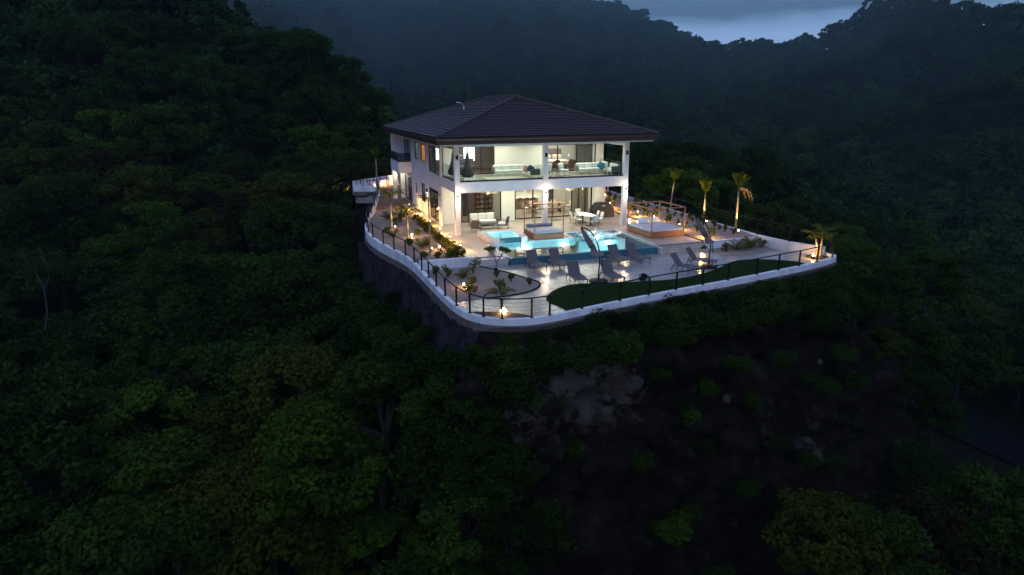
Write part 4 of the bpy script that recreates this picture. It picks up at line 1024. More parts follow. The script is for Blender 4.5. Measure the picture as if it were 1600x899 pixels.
def umbrella(label, loc, rz, lean, cloth_open):
    t = thing('cantilever_umbrella', label, 'umbrella', loc, rz, 'closed cantilever umbrellas')
    MB().lathe([(.50, 0), (.52, .03), (.50, .075), (.30, .10), (.10, .12)], 24).build('base', M_black, t)
    MB().tube([(0, 0, .11), (0, 0, .45)], [.055, .045], 10).build('base_sleeve', M_black, t)
    P = [(0, 0, .3), (.02, 0, .8), (.05, 0, 1.2), (.02, 0, 1.65), (-.12, 0, 2.1), (-.38, 0, 2.55), (-.70, 0, 2.88), (-1.0, 0, 3.05), (-1.22, 0, 3.08)]
    MB().tube(smooth_path(P, 2), .034, 8).build('pole', M_black, t)
    MB().tube([(.03, 0, 1.72), (.16, 0, 1.4), (.24, 0, 1.02), (.27, 0, .82)], [.026, .022, .02, .016], 6).build('crank_arm', M_black, t)
    MB().bar((-1.24, 0, 3.12), (-1.2, 0, 2.98), .05, 8).build('hub', M_black, t)
    # furled canopy hanging from the hub, its folds tied low
    b = MB(); n = 16; lv = []
    for k in range(10):
        f = k / 9; cx = -1.2 + f * lean; z = 2.98 - f * 1.5; r = (.07 + .10 * math.sin(min(1, f * 1.2) * 2.2)) if f < .75 else .11 + (f - .75) * 1.2 * cloth_open
        for i in range(n):
            a = 2 * math.pi * i / n; rr = r * (1 + .28 * (-1) ** i) ; b.v.append((cx + rr * math.cos(a), rr * .8 * math.sin(a), z + (.09 * (-1) ** i if k == 9 else 0)))
    for k in range(9):
        for i in range(n): a = k * n + i; c = k * n + (i + 1) % n; b.f.append((a, a + n, c + n, c))
    b.f.append(tuple(range(n)))
    b.build('canopy', M_canvas, t, smooth=False)
    MB().tube([(-1.2 + .60 * lean, -.0, 2.08), (-1.2 + .62 * lean, 0, 2.04)], .17, 12).build('tie_strap', M_greymetal, t)
    return t
umbrella('closed cantilever umbrella standing among the loungers, canopy hanging over the pool edge', (4.82, -12.81, LZ), R(14), 1.05, .8)
umbrella('closed cantilever umbrella at the right end of the loungers near the steps', (12.34, -11.97, LZ), R(10), 1.15, .5)

def daybed(label, loc, rz, w_, d, h, pillows, bolster, litm=M_wood):
    t = thing('canopy_daybed', label, 'daybed', loc, rz)
    bh = .40
    for k in range(4):
        z0, z1 = .04 + k * (bh - .04) / 4, .04 + (k + 1) * (bh - .04) / 4 - .006
        MB().box(-w_ / 2, -d / 2, z0, w_ / 2, -d / 2 + .03, z1).build('board', litm, t); MB().box(-w_ / 2, d / 2 - .03, z0, w_ / 2, d / 2, z1).build('board', litm, t)
        MB().box(-w_ / 2, -d / 2 + .032, z0, -w_ / 2 + .03, d / 2 - .032, z1).build('board', litm, t); MB().box(w_ / 2 - .03, -d / 2 + .032, z0, w_ / 2, d / 2 - .032, z1).build('board', litm, t)
    MB().box(-w_ / 2 + .04, -d / 2 + .04, 0, w_ / 2 - .04, d / 2 - .04, bh - .02).build('platform', M_tarimwood, t)
    MB().rbox(-w_ / 2 + .05, -d / 2 + .05, bh - .01, w_ / 2 - .05, d / 2 - .05, bh + .15, .04, .015).build('mattress', M_sheet, t)
    for sx in (-1, 1):
        for sy in (-1, 1): MB().box(sx * (w_ / 2 - .04) - .03, sy * (d / 2 - .04) - .03, bh - .02, sx * (w_ / 2 - .04) + .03, sy * (d / 2 - .04) + .03, h).build('post', M_wood, t)
    for sy in (-1, 1): MB().box(-w_ / 2 + .072, sy * (d / 2 - .04) - .025, h - .09, w_ / 2 - .072, sy * (d / 2 - .04) + .025, h - .02).build('canopy_rail', M_wood, t)
    for sx in (-1, 1): MB().box(sx * (w_ / 2 - .04) - .025, -d / 2 + .072, h - .093, sx * (w_ / 2 - .04) + .025, d / 2 - .072, h - .023).build('canopy_rail', M_wood, t)
    if bolster:
        for s in (-1, 1): MB().tube([(s * .03, d / 2 - .25, bh + .28), (s * (w_ / 2 - .12), d / 2 - .25, bh + .28)], .13, 12).build('bolster', M_cushgrey, t, smooth=False)
    return t
daybed('brown wooden daybed with canopy frame beside the hot tub at the pool edge', (5.72, -1.98, .001), 0, 2.15, 2.2, 2.15, 0, True)
daybed('amber lit wooden daybed with canopy frame and white pillows by the right planted bank', (13.62, -3.45, .001), R(3), 2.7, 3.2, 2.05, 0, False)
def cushion(name, label, m, loc, rot, s=(.45, .12, .42), cat='cushion', group=None):
    o = MB().rbox(-s[0] / 2, -s[1] / 2, -s[2] / 2, s[0] / 2, s[1] / 2, s[2] / 2, .05, .0).build(name, m, smooth=False)
    o.location = loc; o.rotation_euler = rot; return tag(o, label, cat, group)
cushion('pillow', 'left of the two white pillows on the amber lit daybed', M_cushion, (13.25, -2.25, .72), (R(-38), 0, R(-4)), (.75, .16, .5), 'pillow')
cushion('pillow', 'right of the two white pillows on the amber lit daybed', M_cushion, (14.2, -2.3, .72), (R(-38), 0, R(6)), (.75, .16, .5), 'pillow')

# patio sofa group
s = thing('patio_sofa', 'white cushioned three-seat patio sofa with grey metal frame', 'sofa', (2.95, 3.55, 0))
for k in range(3):
    x = -.96 + k * .64
    MB().rbox(x + .01, -.35, .30, x + .63, .30, .46, .04, .02).build('seat_cushion', M_cushion, s)
    MB().rbox(x + .01, .24, .46, x + .63, .42, .92, .05).build('back_cushion', M_cushion, s)
MB().box(-.97, -.36, .24, .97, .40, .29).build('frame', M_greymetal, s)
for sx in (-1, 1):
    MB().tube([(sx * 1.0, -.36, 0), (sx * 1.0, -.36, .6), (sx * 1.0, .40, .6), (sx * 1.0, .40, 0)], .025, 6).build('arm_frame', M_greymetal, s)
def armchair(label, loc, rz, group='grey cushioned patio armchairs'):
    t = thing('patio_armchair', label, 'armchair', loc, rz, group)
    MB().rbox(-.29, -.32, .28, .29, .26, .43, .04, .02).build('seat_cushion', M_cushion, t)
    b = MB().rbox(-.29, .20, .40, .29, .34, .88, .04); b.v = [(x, y + (z - .4) * .28, z) for x, y, z in b.v]; b.build('back_cushion', M_fabricgrey, t)
    b = MB().box(-.30, .345, .25, .30, .375, .86); b.v = [(x, y + (z - .4) * .28, z) for x, y, z in b.v]; b.build('back_panel', M_fabricgrey, t)
    MB().box(-.30, -.33, .22, .30, .33, .27).build('frame', M_greymetal, t)
    for sx in (-1, 1): MB().tube([(sx * .34, -.34, 0), (sx * .34, -.34, .58), (sx * .34, .38, .62), (sx * .34, .42, 0)], .022, 6).build('arm_frame', M_greymetal, t)
    return t
armchair('grey patio armchair seen from behind, left of the coffee table', (1.85, 1.55, 0), R(160))
armchair('grey patio armchair with white seat, right of the coffee table near the hot tub', (4.05, 2.1, 0), R(-115))
t = thing('coffee_table', 'low grey coffee table between the patio sofa and armchairs', 'coffee table', (3.0, 2.25, 0))
MB().box(-.55, -.32, .40, .55, .32, .44).build('table_top', M_greymetal, t)
for sx in (-1, 1): MB().tube([(sx * .5, -.28, .40), (sx * .5, -.28, .01), (sx * .5, .28, .01), (sx * .5, .28, .40)], .02, 6).build('leg_frame', M_greymetal, t)

# outdoor dining set
t = thing('dining_table', 'oval white-topped outdoor dining table on the patio', 'table', (10.6, 1.6, 0), R(92))
pts = [(1.15 * math.copysign(abs(math.cos(a)) ** .7, math.cos(a)), .5 * math.copysign(abs(math.sin(a)) ** .7, math.sin(a))) for a in [i * math.pi / 12 for i in range(24)]]
MB().prism(pts, .71, .75).build('table_top', M_cushion, t)
for sx in (-1, 1):
    MB().box(sx * .7 - .05, -.06, .05, sx * .7 + .05, .06, .705).build('leg', M_greymetal, t); MB().box(sx * .7 - .05, -.35, 0, sx * .7 + .05, .35, .05).build('foot', M_greymetal, t)
def dchair(label, loc, rz):
    t = thing('patio_chair', label, 'chair', loc, rz, 'white sling chairs round the patio dining table')
    MB().box(-.22, -.22, .42, .22, .22, .45).build('seat', M_cushion, t)
    b = MB().box(-.22, .21, .45, .22, .235, .92); b.v = [(x, y + (z - .45) * .22, z) for x, y, z in b.v]; b.build('backrest', M_cushion, t)
    for sx in (-1, 1):
        MB().tube([(sx * .24, -.22, 0), (sx * .24, -.22, .62), (sx * .24, .22, .64)], .017, 5).build('arm', M_greymetal, t)
        MB().tube([(sx * .23, .24, 0), (sx * .23, .22, .45), (sx * .23, .33, .92)], .016, 5).build('leg', M_greymetal, t)
    return t
for x, y, a, lab in ((9.85, 2.2, 95, 'sling chair on the left side of the patio dining table, farther one'), (9.85, 1.35, 85, 'sling chair on the left side of the patio dining table, nearer one'),
                     (10.55, .12, 180, 'sling chair seen from behind at the pool end of the dining table'), (10.65, 3.1, 0, 'sling chair at the far end of the dining table by the door'),
                     (11.45, 1.25, -85, 'sling chair on the right side of the dining table, nearer one'), (11.45, 2.0, -95, 'sling chair on the right side of the dining table, beside the covered grill')):
    dchair(lab, (x, y, 0), R(a))
# grill under its cover
t = thing('covered_grill', 'large barbecue grill under a black fitted cover with small white label', 'grill', (13.15, 4.35, 0), R(-4))
b = MB(); prof = [(-.95, 0), (-.93, .60), (-.80, .82), (-.55, 1.10), (-.42, 1.16), (.42, 1.16), (.58, 1.10), (.84, .80), (.95, .58), (.97, 0)]
for y in (-.42, -.36, .30, .36):
    k = .93 if abs(y) in (.42,) or y == .36 else 1
    for x, z in prof: b.v.append((x * k, y, z * (k if z > 1 else 1)))
m_ = len(prof)
for j in range(3):
    for i in range(m_ - 1): a = j * m_ + i; b.f.append((a, a + 1, a + m_ + 1, a + m_))
b.f += [tuple(range(m_ - 1, -1, -1)), tuple(range(3 * m_, 4 * m_))]
b.build('cover', M_cover, t)
MB().box(-.12, -.424, .92, .12, -.421, .99).build('label_patch', M_whitemetal, t)
o = MB().rbox(-.5, -.38, 0, .5, .38, .02, .008).build('door_mat', M_mat, loc=(9.0, 4.05, .001)); tag(o, 'dark door mat on the patio in front of the sliding doors', 'mat')
# floating loungers in the pool
def poollounger(label, loc, rz):
    t = thing('pool_lounger', label, 'pool lounger', loc, rz, 'white in-pool loungers')
    prof = [(-.95, .18), (-.7, .05), (-.35, -.02), (0, .04), (.3, -.02), (.62, .18), (.9, .42)]; pr = smooth_path(prof, 2); b = MB()
    for x, z in pr: b.v += [(x, -.32, z), (x, .32, z), (x, .32, z - .07), (x, -.32, z - .07)]
    for k in range(len(pr) - 1):
        for j in range(4): a = k * 4 + j; c = k * 4 + (j + 1) % 4; b.f.append((a, c, c + 4, a + 4))
    n = (len(pr) - 1) * 4; b.f += [(3, 2, 1, 0), (n, n + 1, n + 2, n + 3)]
    b.build('shell', M_cushion, t); MB().box(-.3, -.2, -.34, .3, .2, -.1).build('plinth', M_cushion, t)
poollounger('white moulded pool lounger in the shallow shelf, left one', (8.55, -2.65, .06), R(170))
poollounger('white moulded pool lounger in the shallow shelf, right one', (10.25, -2.75, .06), R(160))

# balcony furniture (upper floor level)
FZ = 3.716
def lsofa(label, loc, nx, ny, sc=1., arm=M_wicker, group='white corner sofas on the balcony'):
    """corner sofa: a row along x at the back, a row coming forward on the right"""
    t = thing('corner_sofa', label, 'sofa', loc, 0, group); u = .68
    for k in range(nx):
        x = k * u
        MB().rbox(x + .01, -u / 2, .27, x + u - .01, u / 2 - .06, .44, .035, .02).build('seat_cushion', M_cushion, t)
        MB().rbox(x + .01, u / 2 - .18, .44, x + u - .01, u / 2, .80, .04).build('back_cushion', M_cushion, t)
    for k in range(ny):
        y = -u / 2 - k * u
        MB().rbox((nx - 1) * u + .01, y - u, .27, nx * u - .06, y - .01, .44, .035, .02).build('seat_cushion', M_cushion, t)
        MB().rbox(nx * u - .18, y - u, .44, nx * u, y - .01, .80, .04).build('back_cushion', M_cushion, t)
    MB().box(-.06, -u / 2, .22, nx * u, u / 2, .265).build('frame', M_whitemetal, t)
    MB().box((nx - 1) * u, -u / 2 - ny * u, .22, nx * u, -u / 2 - .002, .264).build('frame', M_whitemetal, t)
    MB().box(-.09, -u / 2, .22, -.012, u / 2 + .02, .64).build('arm_panel', arm, t)
    ye = -u / 2 - ny * u
    MB().box((nx - 1) * u - .02, ye - .085, .22, nx * u + .04, ye - .008, .66).build('arm_panel', arm, t)
    for x, y in [(-.03, -u / 2 + .04), (u * .9, -u / 2 + .04), ((nx - 1) * u, -u / 2 + .02), ((nx - 1) * u + .02, ye + .02), (nx * u - .04, ye + .02), ((nx - 1) * u, ye / 2 - .2)]:
        MB().box(x - .02, y - .02, 0, x + .02, y + .02, .22).build('leg', M_whitemetal, t)
    return t
lsofa('white corner sofa on the left half of the balcony', (3.75, 3.3, FZ), 4, 3)
lsofa('white corner sofa on the right half of the balcony under the teal cushion', (10.15, 2.6, FZ), 4, 2)
cushion('cushion', 'bright teal cushion on the right balcony sofa', M_teal, (11.75, 1.75, FZ + .66), (R(-25), R(32), R(-22)), (.52, .16, .5))
cushion('cushion', 'white cushion leaning behind the teal one on the balcony sofa', M_cushion, (12.1, 1.95, FZ + .70), (R(-20), R(12), R(-25)), (.5, .14, .5))
cushion('cushion', 'dusty pink cushion on the left balcony sofa', M_pink, (5.75, 1.75, FZ + .62), (R(-18), R(15), R(-25)), (.42, .14, .42))
cushion('cushion', 'dark navy cushion on the left balcony sofa beside the pink one', M_navy, (6.0, 1.45, FZ + .64), (R(-18), R(35), R(-20)), (.45, .15, .45))
def sledchair(label, loc, rz):
    t = thing('lounge_chair', label, 'armchair', loc, rz, 'cream cushioned sled-base chairs on the balcony')
    MB().rbox(-.29, -.28, .33, .29, .28, .47, .04, .02).build('seat_cushion', M_cushion, t)
    b = MB().rbox(-.29, .22, .45, .29, .36, .90, .04); b.v = [(x, y + (z - .45) * .2, z) for x, y, z in b.v]; b.build('back_cushion', M_cushion, t)
    for sx in (-1, 1): MB().tube([(sx * .32, -.30, .62), (sx * .32, -.32, .1), (sx * .32, -.24, .015), (sx * .32, .28, .015), (sx * .32, .34, .1), (sx * .32, .38, .66), (sx * .32, -.30, .62)], .016, 6).build('sled_frame', M_greymetal, t)
sledchair('cream sled-base chair left of the small balcony table, partly behind the column', (7.35, 1.75, FZ), R(-40))
sledchair('cream sled-base chair right of the small balcony table', (8.75, 1.75, FZ), R(30))
t = thing('side_table', 'small round wire side table between the two balcony chairs', 'side table', (8.05, 1.3, FZ))
MB().lathe([(.27, .44), (.27, .47)], 20).build('table_top', M_greymetal, t)
for k in range(3): a = k * 2.09; MB().tube([(.2 * math.cos(a), .2 * math.sin(a), .44), (.12 * math.cos(a), .12 * math.sin(a), .22), (.24 * math.cos(a), .24 * math.sin(a), .01)], .012, 5).build('leg', M_greymetal, t)
t = thing('balcony_rug', 'pale flat rug under the left balcony sofa', 'rug', (3.9, 1.9, FZ)); MB().rbox(-1.2, -1.2, 0, 1.9, .9, .012, .005).build('rug_pile', mat('rug', (.40, .37, .31), .95, var=.15, vs=8), t)
def hangchair(label, loc, rz, ztop):
    t = thing('hanging_chair', label, 'hanging chair', loc, rz, 'brown hanging sling chairs on the balcony')
    MB().bar((0, 0, ztop), (0, 0, 1.95), .012, 5).build('rope', M_greymetal, t)
    b = MB(); n = 14; prof = [(1.98, .05, .05), (1.6, .13, .10), (1.2, .20, .16), (.8, .33, .28), (.5, .46, .40), (.3, .42, .36), (.22, .2, .2)]
    for z, rx, ry in prof:
        for k in range(n): a = 2 * math.pi * k / n; q = 1 - (.35 if (k % n) in (9, 10, 11, 12) and z < 1.7 and z > .45 else 0); b.v.append((rx * math.cos(a), ry * math.sin(a) * q, z))
    for j in range(len(prof) - 1):
        for k in range(n): a = j * n + k; c = j * n + (k + 1) % n; b.f.append((a, c, c + n, a + n))
    b.f.append(tuple(range(n - 1, -1, -1))); b.f.append(tuple((len(prof) - 1) * n + k for k in range(n)))
    b.build('sling', mat('sling_fabric', (.13, .10, .085), .8, var=.3, vs=5, bump=.3, bs=20), t, smooth=True)
    for sx in (-1, 1): MB().tube([(sx * .28, -.1, .34), (sx * .50, -.22, .0)], .018, 5).build('leg', M_greymetal, t); MB().tube([(sx * .28, .1, .34), (sx * .50, .22, .0)], .018, 5).build('leg', M_greymetal, t)
hangchair('brown hanging sling chair with splayed legs just right of the corner column', (1.2, 1.15, FZ), R(10), 2.44)
hangchair('dark hanging sling chair behind the corner column, near the side opening', (.62, 3.0, FZ), R(60), 2.44)
def fan(label, loc, drop, r, rz):
    t = thing('ceiling_fan', label, 'ceiling fan', loc, rz, 'ceiling fans')
    MB().bar((0, 0, 0), (0, 0, drop), .016, 6).build('rod', M_greymetal, t)
    MB().lathe([(.05, .10), (.10, .06), (.10, -.03), (.06, -.06)], 14).build('hub', M_whitemetal, t)
    for k in range(3):
        a = k * 2 * math.pi / 3; b = MB().box(.09, -.06, -.012, r, .06, .012); b.v = [(x, y * (1 + .25 * x), z + y * .12) for x, y, z in b.v]
        b.build('blade', M_woodtop if drop > 0 else M_woodtop, t, rz=a)
for lab, x, y, z, d, r_, a in (('ceiling fan over the patio sofa', 3.1, 2.6, 2.55, .64, .72, 10), ('ceiling fan over the middle of the patio, left of the middle column', 6.0, 2.6, 2.55, .64, .72, 40),
                            ('ceiling fan over the patio dining table', 9.4, 2.6, 2.55, .64, .72, 25), ('pale-bladed ceiling fan at the left end of the balcony', .72, 1.3, 5.42, .73, .85, 0)):
    fan(lab, (x, y, z), d, r_, R(a))

# rooms behind the glass
t = thing('bed', 'made double bed with grey headboard in the lit upstairs bedroom', 'bed', (10.6, 8.4, 3.74))
MB().rbox(-1.0, -1.1, .25, 1.0, 1.0, .62, .06, .03).build('mattress', mat('bed_linen', (.62, .50, .45), .9, bump=.2, bs=10), t)
MB().box(-1.05, 1.0, .1, 1.05, 1.12, 1.45).build('headboard', mat('headboard_fabric', (.17, .12, .12), .85), t)
for s_ in (-.5, .5): b = MB().rbox(s_ - .42, .55, .62, s_ + .42, .95, .98, .07); b.build('bed_pillow', mat('bed_pillow', (.66, .60, .52), .9), t)
t = thing('nightstand', 'small dark nightstand with lamp beside the upstairs bed', 'nightstand', (12.2, 9.0, 3.74)); MB().box(-.25, -.22, 0, .25, .22, .55).build('cabinet', M_tarimwood, t)
MB().lathe([(.05, .56), (.03, .75), (.13, .77), (.10, 1.0)], 12).build('table_lamp', M_whitemetal, t)
def bchair(label, loc, rz):
    t = thing('tub_chair', label, 'armchair', loc, rz, 'brown tub chairs at the foot of the bed'); b = MB()
    for k in range(11):
        a = R(180 * k / 10); b.v += [(.36 * math.cos(a), .30 * math.sin(a), .12), (.36 * math.cos(a), .30 * math.sin(a), .55 + .25 * math.sin(a)), (.28 * math.cos(a), .22 * math.sin(a), .55 + .25 * math.sin(a)), (.28 * math.cos(a), .22 * math.sin(a), .12)]
    for k in range(10):
        for j in range(4): q = k * 4 + j; c = k * 4 + (j + 1) % 4; b.f.append((q, q + 4, c + 4, c))
    b.f += [(0, 1, 2, 3), (43, 42, 41, 40)]
    b.build('shell', mat('tub_leather', (.20, .085, .05), .6), t); MB().rbox(-.28, -.3, .2, .28, .22, .42, .04).build('seat', MATS['tub_leather'], t)
bchair('left brown tub chair at the foot of the upstairs bed', (9.9, 6.3, 3.74), R(200)); bchair('right brown tub chair at the foot of the upstairs bed', (11.3, 6.2, 3.74), R(160))
t = thing('upstairs_sofa', 'grey seat with blue-grey cushions in the upper left room', 'sofa', (2.6, 7.8, 3.74))
MB().rbox(-.9, -.4, .1, .9, .4, .45, .05).build('seat', M_cushgrey, t); MB().rbox(-.9, .25, .45, .9, .42, .95, .05).build('backrest', M_cushgrey, t)
# dining room and kitchen, ground floor
t = thing('indoor_dining_table', 'long light-wood dining table behind the sliding doors', 'table', (9.9, 8.2, .012))
MB().box(-1.6, -.5, .72, 1.6, .5, .77).build('table_top', M_woodtop, t)
for sx in (-1, 1): MB().box(sx * 1.15 - .05, -.3, 0, sx * 1.15 + .05, .3, .715).build('leg', M_tarimwood, t)
def dining_chair(label, loc, rz):
    t = thing('dining_chair', label, 'chair', loc, rz, 'light upholstered chairs round the indoor dining table')
    MB().rbox(-.23, -.22, .42, .23, .22, .48, .02).build('seat', M_cushion, t)
    b = MB().rbox(-.22, .19, .48, .22, .24, .86, .02); b.build('backrest', M_cushion, t)
    for sx in (-1, 1):
        for sy in (-1, 1): MB().bar((sx * .17, sy * .17, .42), (sx * .22, sy * .22, 0), .016, 5).build('leg', M_tarimwood, t)
for k in range(3):
    dining_chair('light chair on the patio side of the indoor dining table, %s' % ('left one', 'middle one', 'right one')[k], (8.9 + k * 1.0, 7.35, .012), R(180)); dining_chair('light chair on the kitchen side of the indoor dining table, %s' % ('left one', 'middle one', 'right one')[k], (8.9 + k * 1.0, 9.05, .012), 0)
dining_chair('light chair at the right head of the indoor dining table', (11.85, 8.2, .012), R(-90)); dining_chair('light chair at the left head of the indoor dining table', (7.95, 8.2, .012), R(90))
t = thing('kitchen_island', 'pale kitchen island behind the row of bar stools', 'kitchen island', (8.6, 11.0, .012)); MB().box(-1.4, -.3, 0, 1.4, .35, .88).build('cabinet', M_woodtop, t); MB().box(-1.5, -.45, .882, 1.5, .4, .93).build('worktop', M_cushion, t)
t = thing('kitchen_cabinets', 'pale kitchen wall cabinets with dark oven column at the back of the lit room', 'cabinet', (10, 12.0, .012))
for k in range(6): MB().box(-3.4 + k * .75, -.25, 0, -2.66 + k * .75, .18, .9).build('cabinet_door', M_cream, t); MB().box(-3.4 + k * .75, -.1, 1.5, -2.66 + k * .75, .18, 2.5).build('cabinet_door', M_cream, t)
MB().box(1.15, -.3, 0, 1.8, .18, 2.5).build('oven_column', M_greymetal, t)
def stool(label, loc):
    t = thing('bar_stool', label, 'bar stool', loc, R(180), 'dark bar stools at the kitchen island')
    MB().rbox(-.19, -.19, .64, .19, .19, .69, .02).build('seat', M_tarimwood, t); MB().box(-.19, -.2, .72, .19, -.175, .98).build('backrest', M_tarimwood, t)
    for sx in (-1, 1):
        for sy in (-1, 1): MB().bar((sx * .15, sy * .15, .64), (sx * .21, sy * .21, 0), .014, 5).build('leg', M_black, t)
for k, q in enumerate(('leftmost', 'second from the left', 'second from the right', 'rightmost')): stool('dark bar stool at the kitchen island, ' + q, (7.6 + k * .62, 10.15, .012))
t = thing('pendant_lamp', 'glowing woven pendant lamp over the indoor dining table', 'lamp', (10.7, 8.4, 2.35)); MB().lathe([(.12, .2), (.38, .05), (.40, -.02), (.10, -.05)], 16).build('lamp_shade', emat('pendant_glow', (1, .72, .38), 1.6), t); MB().bar((0, 0, .2), (0, 0, .64), .01).build('cord', M_black, t)
t = thing('bookcase', 'brown shelving with stacked boxes behind the left sliding door', 'shelf', (4.6, 9.2, .012))
MB().box(-.75, .0, 0, .75, .05, 2.2).build('back_panel', M_tarimwood, t)
for k in range(6): MB().box(-.75, -.35, .1 + k * .4, .75, -.003, .14 + k * .4).build('shelf_board', M_tarimwood, t)
for k in range(5):
    for j in range(4): MB().box(-.7 + j * .36, -.3, .142 + k * .4, -.42 + j * .36, -.05, .142 + k * .4 + rnd.uniform(.15, .3)).build('box', mat('shelf_box%d' % (j % 2), ((.36, .18, .11), (.42, .33, .26))[j % 2], .7), t)
t = thing('media_wall', 'dark cabinet block behind the far left sliding door pane', 'cabinet', (2.4, 8.6, .012)); MB().box(-.75, -.2, 0, .55, .2, 2.7).build('cabinet', mat('dark_cabinet', (.055, .035, .03), .5), t)
for k in range(4): MB().box(-.7, -.22, .15 + k * .6, .5, -.205, .68 + k * .6).build('cabinet_door', MATS['dark_cabinet'], t)

# ================================================================== PLANTS
def leaf_cloud(name, clumps, per, size, seed, aspect=1.7, flat=.65, shell=.55, fold=True):
    """clumps: (x, y, z, r); leaf-sized kite faces spread through each clump's volume"""
    r = np.random.default_rng(seed); C = np.array(clumps, float); n = len(C) * per
    idx = np.repeat(np.arange(len(C)), per)
    d = r.normal(size=(n, 3)); d /= np.linalg.norm(d, axis=1)[:, None]
    rad = (shell + (1 - shell) * r.random(n)) ** .7; p = C[idx, :3] + d * (C[idx, 3] * rad)[:, None] * np.array([1, 1, flat])
    nrm = d * np.array([.6, .6, .5]) + np.array([0, 0, .75]) + r.normal(size=(n, 3)) * .55; nrm /= np.linalg.norm(nrm, axis=1)[:, None]
    t = np.cross(nrm, r.normal(size=(n, 3))); t /= np.linalg.norm(t, axis=1)[:, None]; b = np.cross(nrm, t)
    s = size * r.uniform(.6, 1.3, n)[:, None]
    V = np.stack([p - t * s * aspect * .5, p + b * s * .5 - nrm * s * .12, p + t * s * aspect * .5 - nrm * s * .3, p - b * s * .5 - nrm * s * .12], 1).reshape(-1, 3)
    return npmesh(name, V, np.arange(4 * n).reshape(-1, 4), 4)
def crown_clumps(r, R_, H, n, low=.15, cr=(.16, .30)):
    out = []
    while len(out) < n:
        a = r.uniform(0, 6.28); u = math.sqrt(r.uniform(.03, 1)); h = r.uniform(low, 1)
        w_ = (1 - ((h - .35) / .68) ** 2) if h > .35 else .75 + h * .7
        w_ = math.sqrt(max(.05, w_)); rr = u * w_
        if rr < .45 and h < .6: continue
        s = r.uniform(*cr) * R_
        out.append((R_ * rr * math.cos(a) * r.uniform(.85, 1.15), R_ * rr * math.sin(a), H * h, s))
    return out
def make_tree(name, seed, R_, H, trunkH, n, per, leaf, lm, label, cat='tree', bark=None, group=None, flat=.6, limbs=9, spread=1.):
    r = random.Random(seed); t = thing(name, label, cat, group=group)
    cl = [(x, y, z + trunkH, s) for x, y, z, s in crown_clumps(r, R_, H, n)]
    me = leaf_cloud('crown', cl, per, leaf, seed, flat=flat); me.materials.append(lm)
    link('crown', me, None, t)
    b = MB(); bend = r.uniform(-.5, .5); top = (bend, r.uniform(-.4, .4), trunkH + H * .25)
    b.tube([(0, 0, -1.5), (bend * .3, 0, trunkH * .5), top], [R_ * .075, R_ * .055, R_ * .045], 7)
    for x, y, z, s in r.sample(cl, min(limbs, len(cl))):
        m_ = ((top[0] + x) / 2 + r.uniform(-.3, .3), (top[1] + y) / 2 + r.uniform(-.3, .3), (top[2] + z) / 2 - .05 * H)
        b.tube([top, m_, (x, y, z)], [R_ * .035, R_ * .024, R_ * .01], 5)
    b.build('trunk', bark or M_bark, t, smooth=True)
    return t

# garden palms ----------------------------------------------------
def frond_mesh(Lf, droop, seed, nl=22, wl=.42, m=None, up=.7, lw=.03):
    r = random.Random(seed); b = MB(); pts = []
    for k in range(9):
        f = k / 8; pts.append((Lf * (f * .95) * math.cos(up * (1 - f) * .6), 0, Lf * (math.sin(up) * f - droop * f ** 2.2)))
    b.tube(pts, [.022 * (1 - .8 * k / 8) for k in range(9)], 4)
    for k in range(nl):
        f = .14 + .84 * k / nl; i = min(7, int(f * 8)); g = f * 8 - i; P = Vector(pts[i]).lerp(Vector(pts[i + 1]), g)
        ll = wl * math.sin(math.pi * (.15 + .8 * f)) ** .6
        for s in (-1, 1):
            tip = P + Vector((ll * .55, s * ll * .8, -ll * r.uniform(.15, .6))); mid = P.lerp(tip, .45) + Vector((0, 0, .04))
            w_ = Vector((lw, 0, 0)); b.quad(tuple(P - w_ * .5), tuple(mid - w_), tuple(tip), tuple(mid + w_))
    me = b.mesh('frond'); me.materials.append(m or LEAF_P); return me
FR_A = [frond_mesh(1.55, .75, s, m=LEAF_P, up=1.0) for s in range(3)]
def frond_up(Lf, seed, nl=24, wl=.30):
    r = random.Random(seed); b = MB(); pts = [(Lf * (.16 * f + .34 * f ** 2.4), 0, Lf * (1.0 * f - .28 * f ** 3)) for f in [k / 8 for k in range(9)]]
    b.tube(pts, [.022 * (1 - .8 * k / 8) for k in range(9)], 4)
    for k in range(nl):
        f = .10 + .88 * k / nl; i = min(7, int(f * 8)); g = f * 8 - i; P = Vector(pts[i]).lerp(Vector(pts[i + 1]), g); ll = wl * math.sin(math.pi * (.2 + .75 * f)) ** .6
        for s in (-1, 1):
            for c_ in (.2, .8):
                tip = P + Vector((ll * c_, s * ll * (1.0 - .5 * c_), ll * r.uniform(-.1, .5))); mid = P.lerp(tip, .45) + Vector((0, 0, .03)); w_ = Vector((.012, 0, .028)); b.quad(tuple(P - w_ * .5), tuple(mid - w_), tuple(tip), tuple(mid + w_))
    me = b.mesh('frond'); me.materials.append(LEAF_P); return me
FR_UP = [frond_up(1.15, s + 9) for s in range(3)]
FR_S = [frond_mesh(.75, .5, s + 5, nl=14, wl=.24, m=LEAF_P, up=1.1, lw=.022) for s in range(2)]
FR_D = [frond_mesh(1.4, 1.2, 77, m=M_deadfrond, up=.7)]
